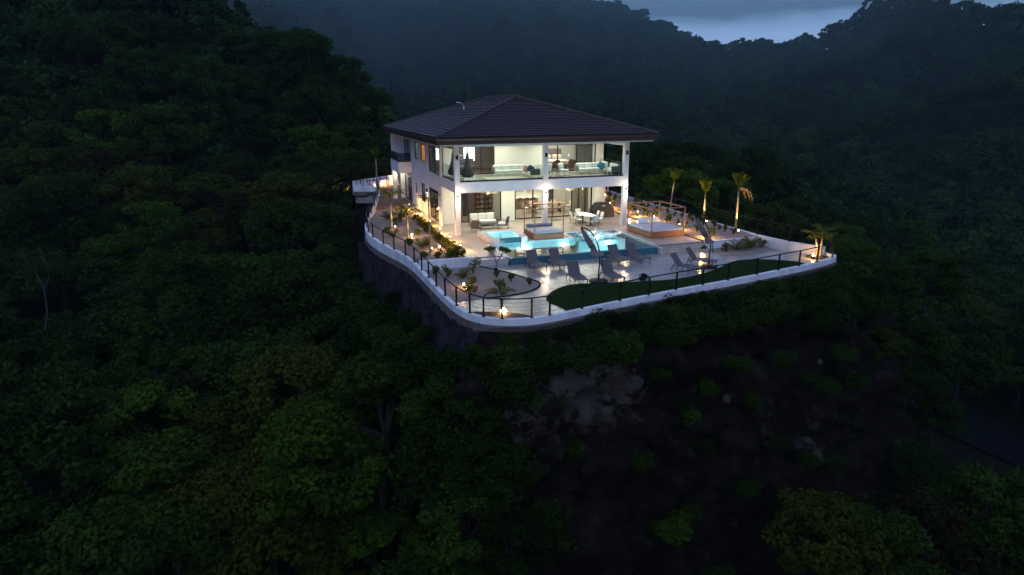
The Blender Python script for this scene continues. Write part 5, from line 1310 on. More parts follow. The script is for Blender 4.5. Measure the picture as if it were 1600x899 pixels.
def palm(label, loc, h, n=11, fr=None, r0=.085, sc=1., lean=0, dead=0, group='young palms in the garden beds', name='palm_tree', rz0=None, ninf=(0, 360)):
    t = thing(name, label, 'palm tree', loc, group=group); b = MB()
    P = [(lean * (k / 6) ** 2, 0, h * k / 6 - .05) for k in range(7)]; b.tube(P, [r0 * (1.35 if k == 0 else 1 - .35 * k / 6) for k in range(7)], 9)
    b.build('trunk', M_palmbark, t, smooth=True)
    b = MB().tube([(lean, 0, h - .08), (lean, 0, h + .35)], [r0 * .7, r0 * .35], 8).build('crownshaft', LEAF_P, t)
    rr = random.Random(int(h * 100) + n)
    for k in range(n):
        a = ninf[0] + (ninf[1] - ninf[0]) * k / n + rr.uniform(-14, 14); o = link('frond', (fr or FR_A)[k % len(fr or FR_A)], None, t, loc=(lean, 0, h + .25 + rr.uniform(-.05, .08)))
        o.rotation_euler = (0, R(rr.uniform(-28, 18)), R(a)); o.scale = (sc, sc, sc)
    for k in range(dead):
        o = link('dead_frond', FR_D[0], None, t, loc=(lean, 0, h + .15)); o.rotation_euler = (0, R(14), R(-25 + 22 * k)); o.scale = (.9 * sc,) * 3
    return t
def bulb(parent, loc, r=.05, m=M_lampwarm):
    x, y, z = loc
    return MB().lathe([(r * .3, z - r), (r, z), (r * .3, z + r)], 10, (x, y)).build('bulb', m, parent)
def uplight(label, loc, target, p=20, spot=38, r=.055, pt=3):
    t = thing('garden_spotlight', label, 'garden light', loc, group='warm garden spotlights')
    MB().tube([(0, 0, 0), (0, 0, .10)], .02, 6).build('stake', M_black, t); MB().lathe([(.06, .10), (.07, .12), (.07, .16)], 10).build('housing', M_black, t)
    bulb(t, (0, 0, .20), r)
    d = Vector(target) - Vector(loc); light('SPOT', (0, 0, .27), p * 4, (1, .68, .22), t, .03, aim=Vector((0, 0, .27)) + d, spot=spot, name='garden_light')
    if pt: light('POINT', (0, 0, .30), pt * 3.2, WARM, t, .03, name='garden_light')
    return t
# right side palms on the planted bank
palm('lit palm with fan-shaped crown behind the right daybed', (20.3, 5.6, .15), 2.2, 10, FR_UP, sc=1.05, lean=.2, group=None)
palm('slender lit palm with narrow upright crown, middle of the three right palms', (19.0, -1.3, .12), 2.1, 9, FR_UP, sc=1.0, group=None)
palm('tallest lit palm with hanging brown dead frond, nearest the right corner', (18.9, -5.4, .12), 2.9, 10, FR_UP, sc=1.0, dead=3, group=None)
palm('small palm lit from below beyond the right patio column', (19.0, 15.2, .12), 2.4, 8, FR_A, sc=.9, group=None)
for lab, l, tg, p in (('spotlight at the foot of the palm behind the right daybed', (19.0, 4.6, .12), (20.3, 5.6, 3), 59), ('spotlight at the foot of the narrow middle right palm', (18.85, -1.9, .12), (19.0, -1.3, 2.6), 120),
                      ('spotlight at the foot of the tallest right palm', (18.7, -6.0, .12), (18.9, -5.4, 2.8), 110), ('spotlight by the small palm beyond the right patio column', (18.3, 14.4, .12), (19.0, 15.2, 3), 30)):
    uplight(lab, l, tg, p, 60 if p > 50 else 80, r=.04 if p > 50 else .08, pt=0 if p > 50 else 5)
uplight('spotlight behind the boundary wall shining up the hillside trees', (-4.5, 33.5, -.6), (-9, 46, 6), 60, 110, r=.012, pt=0)
# corner palm clump
t = thing('palm_cluster', 'triple-stemmed palm glowing in the far right corner of the deck', 'palm tree', (20.35, -11.9, LZ))
for (x, y, h, ln) in ((-.12, 0, 1.35, -.25), (.12, .08, 1.5, .2), (.02, -.12, 1.2, .05)):
    P = [(x + ln * (k / 5) ** 2, y, h * k / 5) for k in range(6)]; MB().tube(P, [.085, .075, .07, .065, .06, .05], 8).build('trunk', M_palmbark, t, smooth=True)
    for k in range(8):
        o = link('frond', FR_A[k % 3], None, t, loc=(x + ln, y, h + .03)); o.rotation_euler = (0, R(rnd.uniform(-22, 12)), R(k * 45 + rnd.uniform(-15, 15))); o.scale = (.62,) * 3
MB().lathe([(.75, 0), (.62, .06), (.3, .10)], 16).build('soil_mound', M_soil, t)
uplight('bright spotlight beside the triple-stemmed corner palm', (19.75, -12.15, LZ), (20.3, -11.9, 1.2), 60, 90, r=.08, pt=8)
# left side palms
palm('young palm with spread crown in the left gravel bed by the path, farthest back', (-3.75, 4.9, -.03), 2.1, 10, FR_A, sc=.82, group=None)
palm('young palm in the middle of the left gravel bed', (-3.35, .1, -.03), 1.7, 9, FR_A, sc=.7, group=None)
palm('taller thin-trunked young palm nearest the end of the hedge', (-2.72, -4.35, -.03), 3.0, 8, FR_A, sc=.55, r0=.06, group=None)
for lab, l, tg, p in (('spotlight at the foot of the farthest left palm', (-3.55, 4.6, -.03), (-3.75, 4.9, 2), 30), ('spotlight at the foot of the middle left palm', (-3.15, -.25, -.03), (-3.35, .1, 2), 25),
                      ('spotlight at the foot of the thin palm near the hedge end', (-2.55, -4.05, -.03), (-2.72, -4.35, 2), 12)):
    uplight(lab, l, tg, p, 50, r=.04, pt=1.5)
for lab, l in (('small round spotlight on the left gravel bed by the far palm', (-2.95, 0.9, -.03)), ('small round spotlight on the left gravel bed by the middle palm', (-2.0, -3.7, -.03)), ('small round spotlight standing near the left railing', (-2.45, -11.7, LZ))):
    uplight(lab, l, (l[0] - .3, l[1] + .6, 1.5), 10, 80, r=.06, pt=4)
# the bright light and small palm by the front railing
palm('small leafy palm with yellow-lit underside at the front left railing', (-1.62, -15.6, LZ), .35, 11, FR_A, sc=.55, r0=.06, group=None)
MB_ = thing('planter_bed', 'dark soil bed under the bright light at the front left railing', 'planter bed', (-1.9, -16.4, LZ)); MB().prism([(-1.5, 0.35), (-1.25, -.75), (.0, -1.35), (1.35, -1.55), (.6, -.6), (-.2, -.1)], 0, .07).build('soil', M_soil, MB_)
uplight('very bright spotlight by the front left railing, brightest light outdoors', (-1.9, -16.9, LZ), (-1.7, -15.7, .6), 60, 110, r=.15, pt=14)

# path lights along the hedge
def pathlight(label, loc, r=.10):
    t = thing('path_light', label, 'path light', loc, group='mushroom path lights along the garden beds')
    MB().tube([(0, 0, 0), (0, 0, .46)], .016, 6).build('stem', M_black, t); MB().lathe([(.02, .56), (.13, .50), (.14, .485), (.02, .49)], 14).build('cap', M_black, t)
    bulb(t, (0, 0, .445), .032); light('POINT', (0, 0, .40), 150, WARM, t, .03, name='path_lamp')
for k, (y, lab) in enumerate(((13.6, 'mushroom path light at the far end of the hedge'), (10.6, 'mushroom path light second from the far end of the hedge'), (7.9, 'mushroom path light third from the far end of the hedge'), (4.6, 'mushroom path light beside the hedge next to the villa side door'), (1.1, 'mushroom path light beside the hedge level with the side opening'), (-1.9, 'mushroom path light beside the hedge next to the corner column'), (-4.9, 'mushroom path light at the near end of the hedge'))):
    pathlight(lab, (-.9, y, .001))
for y, lab in ((14.0, 'farthest low light in the right planted bank'), (8.0, 'low light in the right planted bank beyond the patio column'), (3.0, 'low light in the right planted bank beside the right column'), (-3.2, 'low light in the right planted bank level with the amber lit daybed'), (10.5, 'second farthest low light in the right planted bank'), (5.6, 'low light in the right planted bank behind the right column'), (.4, 'low light in the right planted bank behind the daybed'), (-6.3, 'nearest low light in the right planted bank by the steps')):
    pathlight(lab, (15.72, y, .06))
t = thing('step_light', 'small glowing ground light at the foot of the right column', 'garden light', (14.3, 1.7, .001)); MB().lathe([(.08, 0), (.08, .05)], 12).build('rim', M_black, t); bulb(t, (0, 0, .10), .08); light('POINT', (0, 0, .3), 7, WARM, t, .05, name='step_lamp')

def bush(name, label, loc, r_, h, n, per, leaf, lm, seed, cat='shrub', group=None, stem=True):
    r = random.Random(seed); t = thing(name, label, cat, loc, group=group)
    cl = [(r.uniform(-.6, .6) * r_, r.uniform(-.6, .6) * r_, h * r.uniform(.3, .85), r_ * r.uniform(.35, .6)) for _ in range(n)]
    me = leaf_cloud('foliage', cl, per, leaf, seed, flat=.8); me.materials.append(lm); link('foliage', me, None, t)
    if stem:
        b = MB()
        for x, y, z, s in cl[:4]: b.tube([(0, 0, -.05), (x * .5, y * .5, z * .5), (x, y, z)], [.022, .016, .008], 5)
        b.build('stem', M_bark, t)
    return t
hb = []
for k in range(15):
    y = -6.2 + k * 1.0
    if k < 3: hb.append(bush('hedge_shrub', 'leafy shrub in the clipped hedge along the side walk', (-1.36, y, -.04), .42, .62, 9, 34, .085, LEAF_H, 40 + k, group='shrubs in the hedge along the side walk'))
    else: dup(hb[k % 3], (-1.36 + rnd.uniform(-.06, .06), y, -.04), rnd.uniform(0, 6), sc=rnd.uniform(.75, 1.1))
# garden shrubs, each at its place
GS = [(-1.9, -6.2, 'low shrub at the near end of the hedge above the white wall', .42, .5, LEAF_H), (-2.5, -5.9, 'yellow-lit leafy shrub by the thin palm above the white wall', .36, .45, LEAF_H), (-3.3, -5.6, 'small shrub near the left railing above the white wall', .3, .4, LEAF_P),
      (-3.2, 6.2, 'shrub in the left gravel bed behind the far palm', .4, .6, LEAF_P), (-2.6, 7.6, 'shrub in the left gravel bed near the villa', .4, .6, LEAF_P), (-4.4, 3.2, 'low shrub by the left railing beside the far palm', .3, .4, LEAF_P), (-2.4, 1.6, 'sparse shrub between the far and middle left palms', .28, .5, LEAF_P), (-3.6, -1.8, 'shrub beside the middle left palm near the railing', .32, .5, LEAF_P), (-2.5, -2.3, 'low shrub in the gravel near the hedge', .25, .4, LEAF_P),
      (-2.78, -9.3, 'yellow-lit shrub in the front left bed by the railing', .32, .75, LEAF_H), (-3.3, -8.4, 'small shrub under the white garden wall near the railing', .28, .5, LEAF_P), (-1.2, -8.9, 'dense feathery shrub in the middle of the front left bed', .55, 1.0, LEAF_P), (-2.4, -12.6, 'low dark shrub in the front left bed beside the round spotlight', .5, .45, LEAF_P), (-.8, -12.9, 'pale leafy shrub at the tip of the front left bed', .38, .65, LEAF_H), (.3, -11.3, 'small shrub near the curved edging of the front left bed', .28, .45, LEAF_P), (1.0, -12.2, 'tiny shrub in the point of the front left bed', .18, .35, LEAF_P), (-.2, -10.2, 'spindly shrub behind the frangipani in the front left bed', .22, .45, LEAF_P), (-1.7, -10.9, 'low shrub in the centre of the front left bed', .3, .35, LEAF_P),
      (15.9, -8.5, 'pale grassy shrub at the left of the lower right bed', .32, .6, LEAF_P), (19.0, -8.1, 'leafy shrub at the right end of the lower right bed', .34, .5, LEAF_P), (7.3, -13.3, 'dry brown shrub at the edge of the lawn near the railing', .38, .3, LEAF_B), (14.8, -7.75, 'tiny shrub beside the steps under the umbrella', .2, .3, LEAF_P)]
for k, (x, y, lab, r_, h, lm) in enumerate(GS):
    z = LZ + .01 if (y < -7 or (x > 3)) else -.03
    bush('garden_shrub', lab, (x, y, z), r_, h, 6, 40, .08, lm, 100 + k)
def spiky(label, loc, sc=1., n=13, cat='shrub', name='spiky_plant'):
    t = thing(name, label, cat, loc)
    MB().lathe([(.05, 0), (.07, .08)], 8).build('base', M_palmbark, t)
    for k in range(n):
        o = link('frond', FR_S[k % 2], None, t, loc=(0, 0, .05)); o.rotation_euler = (0, R(rnd.uniform(-38, 8)), R(k * 360 / n + rnd.uniform(-10, 10))); o.scale = (sc,) * 3
spiky('arching palm-like plant in the lower right bed, left of centre', (16.9, -8.4, LZ + .01), 1.0); spiky('arching palm-like plant in the centre of the lower right bed', (17.7, -8.55, LZ + .01), .9); spiky('arching palm-like plant in the lower right bed by the white wall', (18.4, -7.9, LZ + .01), 1.05)
spiky('arching plant in the left gravel bed by the railing', (-4.2, 1.4, -.03), .9); spiky('arching plant between the two near left palms', (-2.9, -2.9, -.03), 1.0); spiky('arching plant in the front left bed behind the railing', (-2.0, -9.9, LZ), .8)
spiky('arching plant near the villa wall behind the hedge', (-2.2, 9.8, -.03), 1.1); spiky('arching plant at the back of the left gravel bed', (-3.4, 9.0, -.03), 1.0)
# creeping young plants on the right bank
rb = None
for k in range(52):
    y = -6.4 + (k // 2) * .95 + rnd.uniform(-.4, .4); x = (16.7 if k % 2 else 18.4) + rnd.uniform(-.35, .35)
    if k < 3:
        q = bush('bank_shrub', 'small leafy shrub planted on the gravel of the right bank', (x, y, .1), .22, .62, 5, 26, .075, LEAF_P, 300 + k, group='small shrubs planted on the right gravel bank'); rb = (rb or []) + [q]
    else: dup(rb[k % 3], (x, y, .1), rnd.uniform(0, 6), sc=rnd.uniform(.8, 1.5))
# frangipani: bare forked limbs with leaf tufts
t = thing('frangipani_tree', 'small open-branched frangipani tree with leaf tufts by the pool ledge', 'tree', (.12, -9.0, LZ)); b = MB(); tips = []
def fork(p, d, ln, r_, lv, rr):
    q = p + d * ln; b.tube([p, (p + q) / 2 + Vector((rr.uniform(-.03, .03), rr.uniform(-.03, .03), 0)), q], [r_, r_ * .85, r_ * .7], 6)
    if lv == 0: tips.append(q); return
    for s in (-1, 1):
        e = (d + Vector((rr.uniform(-.2, .2) + s * .65 * (lv % 2), rr.uniform(-.2, .2) + s * .65 * ((lv + 1) % 2), .1))).normalized(); fork(q, e, ln * .72, r_ * .7, lv - 1, rr)
fork(Vector((0, 0, -.05)), Vector((.12, .05, 1)).normalized(), .62, .055, 3, random.Random(5)); b.build('trunk', M_palebark, t)
me = leaf_cloud('leaves', [(*q, .14) for q in tips], 20, .12, 8, aspect=2.4); me.materials.append(LEAF_P); link('leaves', me, None, t)
t = thing('stone_urn', 'round pale stone ball lamp at the left end of the pool', 'urn', (.75, -6.1, .001)); MB().lathe([(.10, 0), (.22, .08), (.29, .22), (.29, .32), (.22, .45), (.12, .52), (.10, .54)], 18).build('bowl', M_coping, t, smooth=True)
t = thing('planter_pot', 'dark square post light box standing in the front left bed', 'post', (-.05, -9.6, LZ)); MB().box(-.07, -.07, 0, .07, .07, .42).build('box', M_black, t)
# back left wall, gate and palms
bw = thing('boundary_wall', 'white boundary wall washed by warm lights behind the gravel drive', 'wall', (-4.2, 29.35, -.5), math.atan2(4.75, 5.6))
for k in range(7): MB().box(k * 1.05, -.1, 0, k * 1.05 + 1.03, .1, 1.45 + .02 * k).build('wall_panel', M_white, bw); MB().box(k * 1.05 + .93, -.16, .4, k * 1.05 + 1.0, -.105, 1.50 + .02 * k).build('post', M_black, bw)
o = MB().box(7.36, -.1, 0, 16, .1, 1.6).build('wall_panel', M_white, bw, rz=-.0)
palm('slender yellow-lit palm by the boundary wall left of the balcony', (-1.5, 30.6, -.03), 3.2, 8, FR_UP, sc=.8, r0=.1, group=None); palm('lit palm by the boundary wall just behind the balcony pier', (.85, 32.5, -.03), 4.2, 8, FR_UP, sc=.8, r0=.1, group=None)
for lab, x in (('spotlight on the boundary wall at the left palm', -1.75), ('spotlight on the boundary wall behind the balcony pier', .75), ('spotlight on the boundary wall between the two palms', -.6)):
    yy_ = 29.35 + (x + 4.2) * .848 - .45; uplight(lab, (x, yy_, -.03), (x + .1, yy_ + .5, 3), 55, 110, r=.06, pt=9)
t = thing('metal_gate', 'dark metal framed panels standing at the back left corner', 'gate', (-4.0, 28.25, -.02), R(3))
for k in range(4): MB().box(k * .72 - .03, -.03, 0, k * .72 + .03, .03, 1.15).build('post', M_black, t)
for z in (.1, 1.05): MB().box(.0, -.02, z, 2.16, .02, z + .05).build('rail', M_black, t)
t = thing('timber_edge', 'dark timber edge across the start of the gravel drive', 'edging', (-3.0, 15.2, 0)); MB().box(-1.2, -.08, -.3, 1.4, .08, .1).build('sleeper', M_tarimwood, t)

# ================================================================== FOREST
SP = []
SP.append(make_tree('forest_tree', 11, 3.6, 4.2, 3.0, 52, 190, .165, LEAF_A, 'dense dark green tree in the forest mass on the near hillside'))
SP.append(make_tree('forest_tree', 12, 3.2, 5.2, 3.2, 48, 190, .155, LEAF_A, 'dense dark green tree in the forest mass on the near hillside'))
SP.append(make_tree('forest_tree', 13, 4.2, 3.6, 3.6, 56, 190, .17, LEAF_A, 'dense dark green tree in the forest mass on the near hillside'))
SP.append(make_tree('bright_tree', 14, 3.4, 4.0, 3.0, 46, 200, .16, LEAF_G, 'brighter green tree standing out of the dark near hillside'))
SP.append(make_tree('yellowish_tree', 15, 3.4, 3.6, 3.0, 44, 190, .16, LEAF_Y, 'yellow-green tree on the near hillside'))
SP.append(make_tree('brownish_tree', 16, 3.0, 3.4, 2.6, 34, 120, .15, LEAF_B, 'thin brownish tree on the near hillside'))
for s_ in SP: s_['group'] = {'forest_tree': 'dark trees covering the near hillside', 'bright_tree': 'brighter green trees of the near hillside', 'yellowish_tree': 'yellow-green trees of the near hillside', 'brownish_tree': 'thin brownish trees of the near hillside'}[s_.name.split('.')[0]]
used = set()
def plant(i, x, y, z, sc, tilt=0, label=None, group=None):
    if i not in used:
        used.add(i); o = SP[i]; KIDS[o.name] = [(c, list(c.children)) for c in o.children]
        o.location = (x, y, z); o.rotation_euler.z = rnd.uniform(0, 6.28); o.scale = (sc, sc, sc * rnd.uniform(.85, 1.15)); 
        if label: o['label'] = label
        return o
    return dup(SP[i], (x, y, z), rnd.uniform(0, 6.28), label, group, sc=(sc, sc, sc * rnd.uniform(.85, 1.15)))
# candidates over the land in view, nearest first
rr = random.Random(21); cand = []
X_ = -150
def free(X, Y, cell, d):
    i, j = int(X // 8), int(Y // 8)
    for a in (-1, 0, 1):
        for b in (-1, 0, 1):
            for (p, q, e) in cell.get((i + a, j + b), ()):
                if (p - X) ** 2 + (q - Y) ** 2 < (min(d, e)) ** 2: return False
    return True
cell = {}
def scatter(n, dmin, dmax, azmin, azmax, spacing):
    out = []
    for _ in range(n):
        D = math.sqrt(rr.uniform(dmin ** 2, dmax ** 2)); a = R(rr.uniform(azmin, azmax)); X, Y = D * math.sin(a), D * math.cos(a); s = spacing(D)
        if free(X, Y, cell, s): cell.setdefault((int(X // 8), int(Y // 8)), []).append((X, Y, s)); out.append((D, X, Y))
    return out
near = scatter(9000, 21, 150, -44, 44, lambda D: 3.6 if D < 60 else 4.4)
near.sort()
ncount = 0; pts_near = []
nx_, ny_ = cw(np.array([p[1] for p in near]), np.array([p[2] for p in near])); nzz = ground_z(nx_, ny_); nsd = poly_sd(nx_, ny_)
rest = []
road_pts = [(30, 74), (36, 66), (40, 59), (44, 52), (52, 43), (66, 34)]
for k, (D, X, Y) in enumerate(near):
    x, y, z, sd = nx_[k], ny_[k], nzz[k], nsd[k]
    if sd < 4.2: continue
    # the cliff face and the foot of it stay bare; trees stand lower right in front
    if -3 < X < 26 and Y < 44 and not (X > 7.5 and Y < 24.5): 
        if Y > 24 or X < 7.5: 
            if X > -1: continue
    if min(math.hypot(X - p, Y - q) for p, q in road_pts) < 8.5: continue
    if X > 10 and z + 8 > 9 - Y * .45 and Y < 46: continue
    if D < 30 and z > -8: continue
    sc = rr.uniform(.75, 1.25) * (1.0 if D < 70 else 1.15)
    _py = 449.5 + 1056 * math.tan(math.atan2(CAM[2] - z - 8 * sc, Y) - .2665); _px = 800 + 1056 * X / (Y * .965 + 2)
    if 590 < _px < 1060 and _py < 225 and Y < 160: continue
    if X > 18 and Y < 62:
        py_ = 449.5 + 1056 * math.tan(math.atan2(CAM[2] - z - 6.5 * sc, Y) - .2665); px_ = 800 + 1056 * X / (Y * .965 + 2)
        if px_ > 1390 and 600 < py_ < 760: continue
    # keep crowns below the terrace edge where they stand close to it
    if sd < 14 and Y < 62 and X < 25:
        lim = -3.2 if X < 0 else -5; 
        if z + 7.5 * sc > lim: z = lim - 7.5 * sc
    v = noise.noise(Vector((x * .035, y * .035, 2.))) + rr.uniform(-.25, .25)
    if D > 58 and X < 0: v += .16
    i = rr.choice((0, 1, 2)) if v < .18 else (3 if v < .38 else 4)
    if rr.random() < .06: i = 5
    if X > 5 and Y < 40: i = rr.choice((4, 2, 0, 5))
    if ncount < 285:
        pxx = 800 + 1056 * X / (Y * .965 + 1); el_ = (z + 5 - CAM[2]) / Y
        where = ('at the far left edge' if pxx < 180 else 'left of the villa' if pxx < 520 else 'close beside the left retaining wall' if pxx < 760 else 'in front of the cliff' if X < 24 and Y < 30 else 'on the slope right of the terrace')
        hgt_ = 'high up' if el_ > -.12 else 'half way down the slope' if el_ > -.30 else 'low down'
        knd = ('dense dark green tree', 'dense dark green tree', 'dense dark green tree', 'brighter green tree', 'yellow-green tree', 'thin brownish tree')[i]; lb_ = '%s %s, %s' % (knd, where, hgt_)
        o_ = plant(i, x, y, z - .3, sc, label=lb_, group=lb_.replace(' tree ', ' trees ')); o_['group'] = lb_.replace(' tree ', ' trees '); ncount += 1
    else: rest.append((x, y, z - .3, sc, i % 3))
# trees that can be told apart by their look or place
def special(i, px, py, D, lab, sc, h=None, hgt=5.5):
    f = 1056.5; X0 = (px - 800) / f; Y0 = -(py - 449.5) / f; cp, sp = math.cos(.2665), math.sin(.2665); yy = cp + Y0 * sp; zz = -sp + Y0 * cp; tt = D / yy
    x, y = cw(X0 * tt, D); z = CAM[2] + zz * tt - hgt * sc
    return plant(i, x, y, z, sc, label=lab, group=lab and 'single trees that stand out of the forest')
special(2, 482, 50, 112, 'flat-crowned tree rising from the skyline of the left ridge', .85, hgt=7)
special(3, 590, 640, 30.5, 'big bright green tree below the left retaining wall', 1.15)
special(3, 500, 700, 28.5, 'bright green tree low in front, left of the rock cliff', 1.0)
special(4, 1290, 835, 22.6, 'yellow-green tree crown at the lower right in front of the cliff', .72)
special(5, 1440, 800, 24.5, 'thin olive tree crown at the lower right edge', .9)
special(1, 1560, 810, 25.5, 'dark tree crown in the lower right corner', .9)
special(0, 1360, 860, 22.4, 'dark tree crown beside the yellow-green one at the lower right', .6)
special(3, 740, 560, 33.5, 'small light green tree just under the corner of the stone wall', .42)
special(3, 510, 215, 93, 'lit green tree on the slope just left of the villa roof', .95)
special(4, 545, 255, 88, 'tree glowing faintly behind the left balcony', .8)
for i_, px, py, D, sc in ((0, 712, 610, 27.6, .60), (1, 742, 670, 25.6, .55), (0, 700, 735, 24.6, .65), (2, 765, 745, 23.0, .45), (1, 730, 830, 22.2, .6), (0, 800, 850, 21.2, .42), (0, 650, 560, 33, .6), (1, 790, 600, 26.3, .30), (0, 755, 560, 27.6, .34), (2, 690, 900, 21.5, .6)):
    special(i_, px, py, D, 'dark tree crown at the left edge of the rock cliff below the stone wall', sc)
for i_, px, py, D, sc in ((0, 1330, 462, 37, .42), (1, 1385, 470, 40, .55), (4, 1360, 520, 37.5, .5), (0, 1430, 520, 41, .62), (2, 1420, 590, 38, .5), (0, 1460, 650, 37, .5), (3, 1330, 395, 44, .55), (1, 1450, 455, 48, .8), (0, 1440, 720, 33, .45), (2, 1500, 570, 46, .8)):
    special(i_, px, py, D, 'dark tree on the slope below the right corner of the terrace', sc)
# dead trees
def dead(label, p, h, seed, lean, m=None, kfork=4):
    t = thing('dead_tree', label, 'dead tree', p, seed); b = MB(); r = random.Random(seed)
    def br(p, d, ln, r_, lv):
        q = p + d * ln; m2 = (p + q) / 2 + Vector((r.uniform(-.12, .12), r.uniform(-.12, .12), 0)) * ln; b.tube([p, m2, q], [r_, r_ * .8, r_ * .6], 5)
        if lv == 0: return
        for _ in range(2): br(q, (d + Vector((r.uniform(-.7, .7), r.uniform(-.7, .7), r.uniform(-.1, .4)))).normalized(), ln * .62, r_ * .6, lv - 1)
    br(Vector((0, 0, 0)), Vector(lean).normalized(), h * .42, .075, kfork); b.build('trunk', mat('bleached_wood', (.022, .022, .025), .8), t)
def place(px, py, D):
    f = 1056.5; X0 = (px - 800) / f; Y0 = -(py - 449.5) / f; cp, sp = math.cos(.2665), math.sin(.2665); yy = cp + Y0 * sp; zz = -sp + Y0 * cp; tt = D / yy
    x, y = cw(X0 * tt, D); return (x, y, CAM[2] + zz * tt)
dead('tall bleached dead tree trunk leaning on the left slope', place(70, 515, 46), 7.5, 3, (-.15, 0, 1), kfork=2)
dead('bare bleached branches of a dead tree high on the left slope', place(60, 122, 84), 7.0, 8, (-.5, -.1, .7), kfork=3)

# bushes on the bank and down the cliff
bb = [bush('bank_bush', 'dark bush growing on the bank below the front parapet', (0, 0, -50), 1.0, 1.15, 18, 120, .09, LEAF_A, 500 + k, group='dark bushes on the bank below the front parapet') for k in range(3)]
for o in bb: KIDS[o.name] = [(c, list(c.children)) for c in o.children]
ub = set()
cb_ = bush('cliff_shrub', 'bright green shrub growing at the foot of the cliff, lower middle right', (0, 0, 0), .75, 1.1, 14, 120, .09, LEAF_G, 77); cb_.location = (3.35, -24.0, -8.78)
cb2 = bush('cliff_shrub', 'small bright green shrub high on the right part of the cliff', (0, 0, 0), .5, .9, 10, 90, .09, LEAF_G, 78); cb2.location = (5.68, -20.9, -5.44)
def putb(k, x, y, z, sc, label=None, group=None):
    o = bb[k]
    if k not in ub:
        ub.add(k); o['label'] = label or o['label']; o['group'] = group or o['group']; o.location = (x, y, z); o.scale = (sc, sc, sc * .9); o.rotation_euler.z = rr.uniform(0, 6)
    else: dup(o, (x, y, z), rr.uniform(0, 6), label, group, sc=(sc, sc, sc * rr.uniform(.8, 1.1)))
CP_ = resample([p for p in OUTS if (p[1] < -14.5 and p[0] > -2.2) or (p[0] > 18 and p[1] < 20)], 1.05); cn = -path_normals(CP_)
for k, ((x, y), (nx, ny)) in enumerate(zip(CP_, cn)):
    for row in range(3 if (-1.2 < x < 14 and y < -12) else 4):
        o = .55 + row * .75 + rr.uniform(-.2, .25); zt = -1.0 - row * .42 - .35 * (row == 3)
        sc = rr.uniform(.45, .75) * (1 + .22 * row)
        if x < 1.5: sc *= .8
        big = .25 if (3.3 < x < 6.2 or 15 < x < 17 or x > 19) and row == 1 else 0
        seg = 'left end' if x < 2.5 else 'lawn' if x < 12 and y < -12 else 'right end' if y < -10 else 'far right side'; lbl_ = 'dark bush on the bank below the %s of the %sparapet' % (seg.replace('lawn', 'middle'), 'front ' if y < -10 else '')
        putb(rr.randrange(3), x + nx * o, y + ny * o, zt - .32 + big * .6 + (.12 if row == 0 else .1), sc * (1 + big), lbl_, lbl_.replace('dark bush', 'dark bushes'))
for (x, y, z, s) in [(-1.6, -21.2, -3.4, 1.0), (8.5, -20.4, -3.2, .7), (13, -20.2, -4.5, .5), (10.5, -21.5, -7, .5), (5, -22.6, -9, .5), (14.8, -19.6, -5.6, .6), (-2.2, -23.2, -7.5, .9), (2.6, -22.4, -6.2, .6), (4.2, -20.6, -3.0, .5), (5.2, -21.0, -4.4, .45), (7.0, -20.4, -4.2, .6), (6.2, -21.5, -6.4, .5), (9.6, -20.4, -5.2, .5), (11.6, -19.8, -3.6, .6), (12.2, -21.6, -8.2, .6), (8.2, -22.2, -8.6, .6), (16.2, -19.0, -4.2, .7), (17.6, -18.6, -6.2, .7), (14.2, -21.2, -9.0, .6), (3.4, -22.8, -9.5, .6), (-0.6, -21.6, -5.4, .7), (-1.4, -22.6, -8.8, .9), (10.4, -22.8, -11, .7), (6.0, -23.4, -12, .7)]:
    putb(rr.randrange(3), x, y, z, s, 'small bush clinging to the dark rock cliff', 'bushes clinging to the cliff')
for (x, y, z, s) in [(-7.4, 12.5, -3.6, 1.5), (-8.0, 9.5, -4.2, 1.6), (-7.8, 6.5, -4.6, 1.6), (-7.4, 4.0, -4.8, 1.5), (-7.0, 1.5, -4.9, 1.5), (-6.5, -1, -4.9, 1.5), (-6.1, -3.5, -4.8, 1.5), (-5.8, -6, -4.7, 1.5), (-5.7, -8.5, -4.6, 1.4), (-5.7, -11, -4.4, 1.4), (-5.6, -13.5, -4.2, 1.4), (-5.3, -16, -3.9, 1.3), (-4.6, -18.2, -3.5, 1.2), (-3.2, -19.6, -3.0, 1.1), (-1.9, -20.2, -2.6, 1.0), (-3.7, -19.4, -2.3, 1.0), (-2.6, -20.0, -1.9, .9), (-4.9, -18.2, -2.7, 1.0), (-5.3, -16.5, -3.0, .9), (-1.2, -20.2, -2.0, .8), (-6.7, 4.0, -3.3, .6), (-6.3, 0.5, -3.6, .7), (-5.3, -5.0, -2.9, .6), (-5.0, -9.5, -3.0, .7), (-5.0, -13.0, -2.6, .6), (-8.6, 10.5, -3.4, 1.1), (-8.2, 6.5, -3.9, 1.0), (-7.3, 3.0, -4.6, 1.2), (-6.7, -1.5, -5.2, 1.3), (-6.3, -6, -5.4, 1.3), (-6.2, -10, -5.6, 1.3), (-6.0, -14, -5.2, 1.2), (-5.4, -17.3, -4.8, 1.1), (-4.0, -19.6, -4.2, 1.0), (-2.4, -20.4, -3.6, .9), (-9, 15, -2.5, 1.1), (-6.4, 20, -1.4, 1.0), (-5.5, 25, -1.2, .9), (-6.2, 29, -1.0, 1.0), (-7.6, -3.5, -6.4, 1.5), (-7.3, -8, -6.6, 1.5), (-8.8, 0, -6.0, 1.5)]:
    putb(rr.randrange(3), x, y, z, s, 'bush at the foot of the left retaining wall', 'bushes along the foot of the left retaining wall')

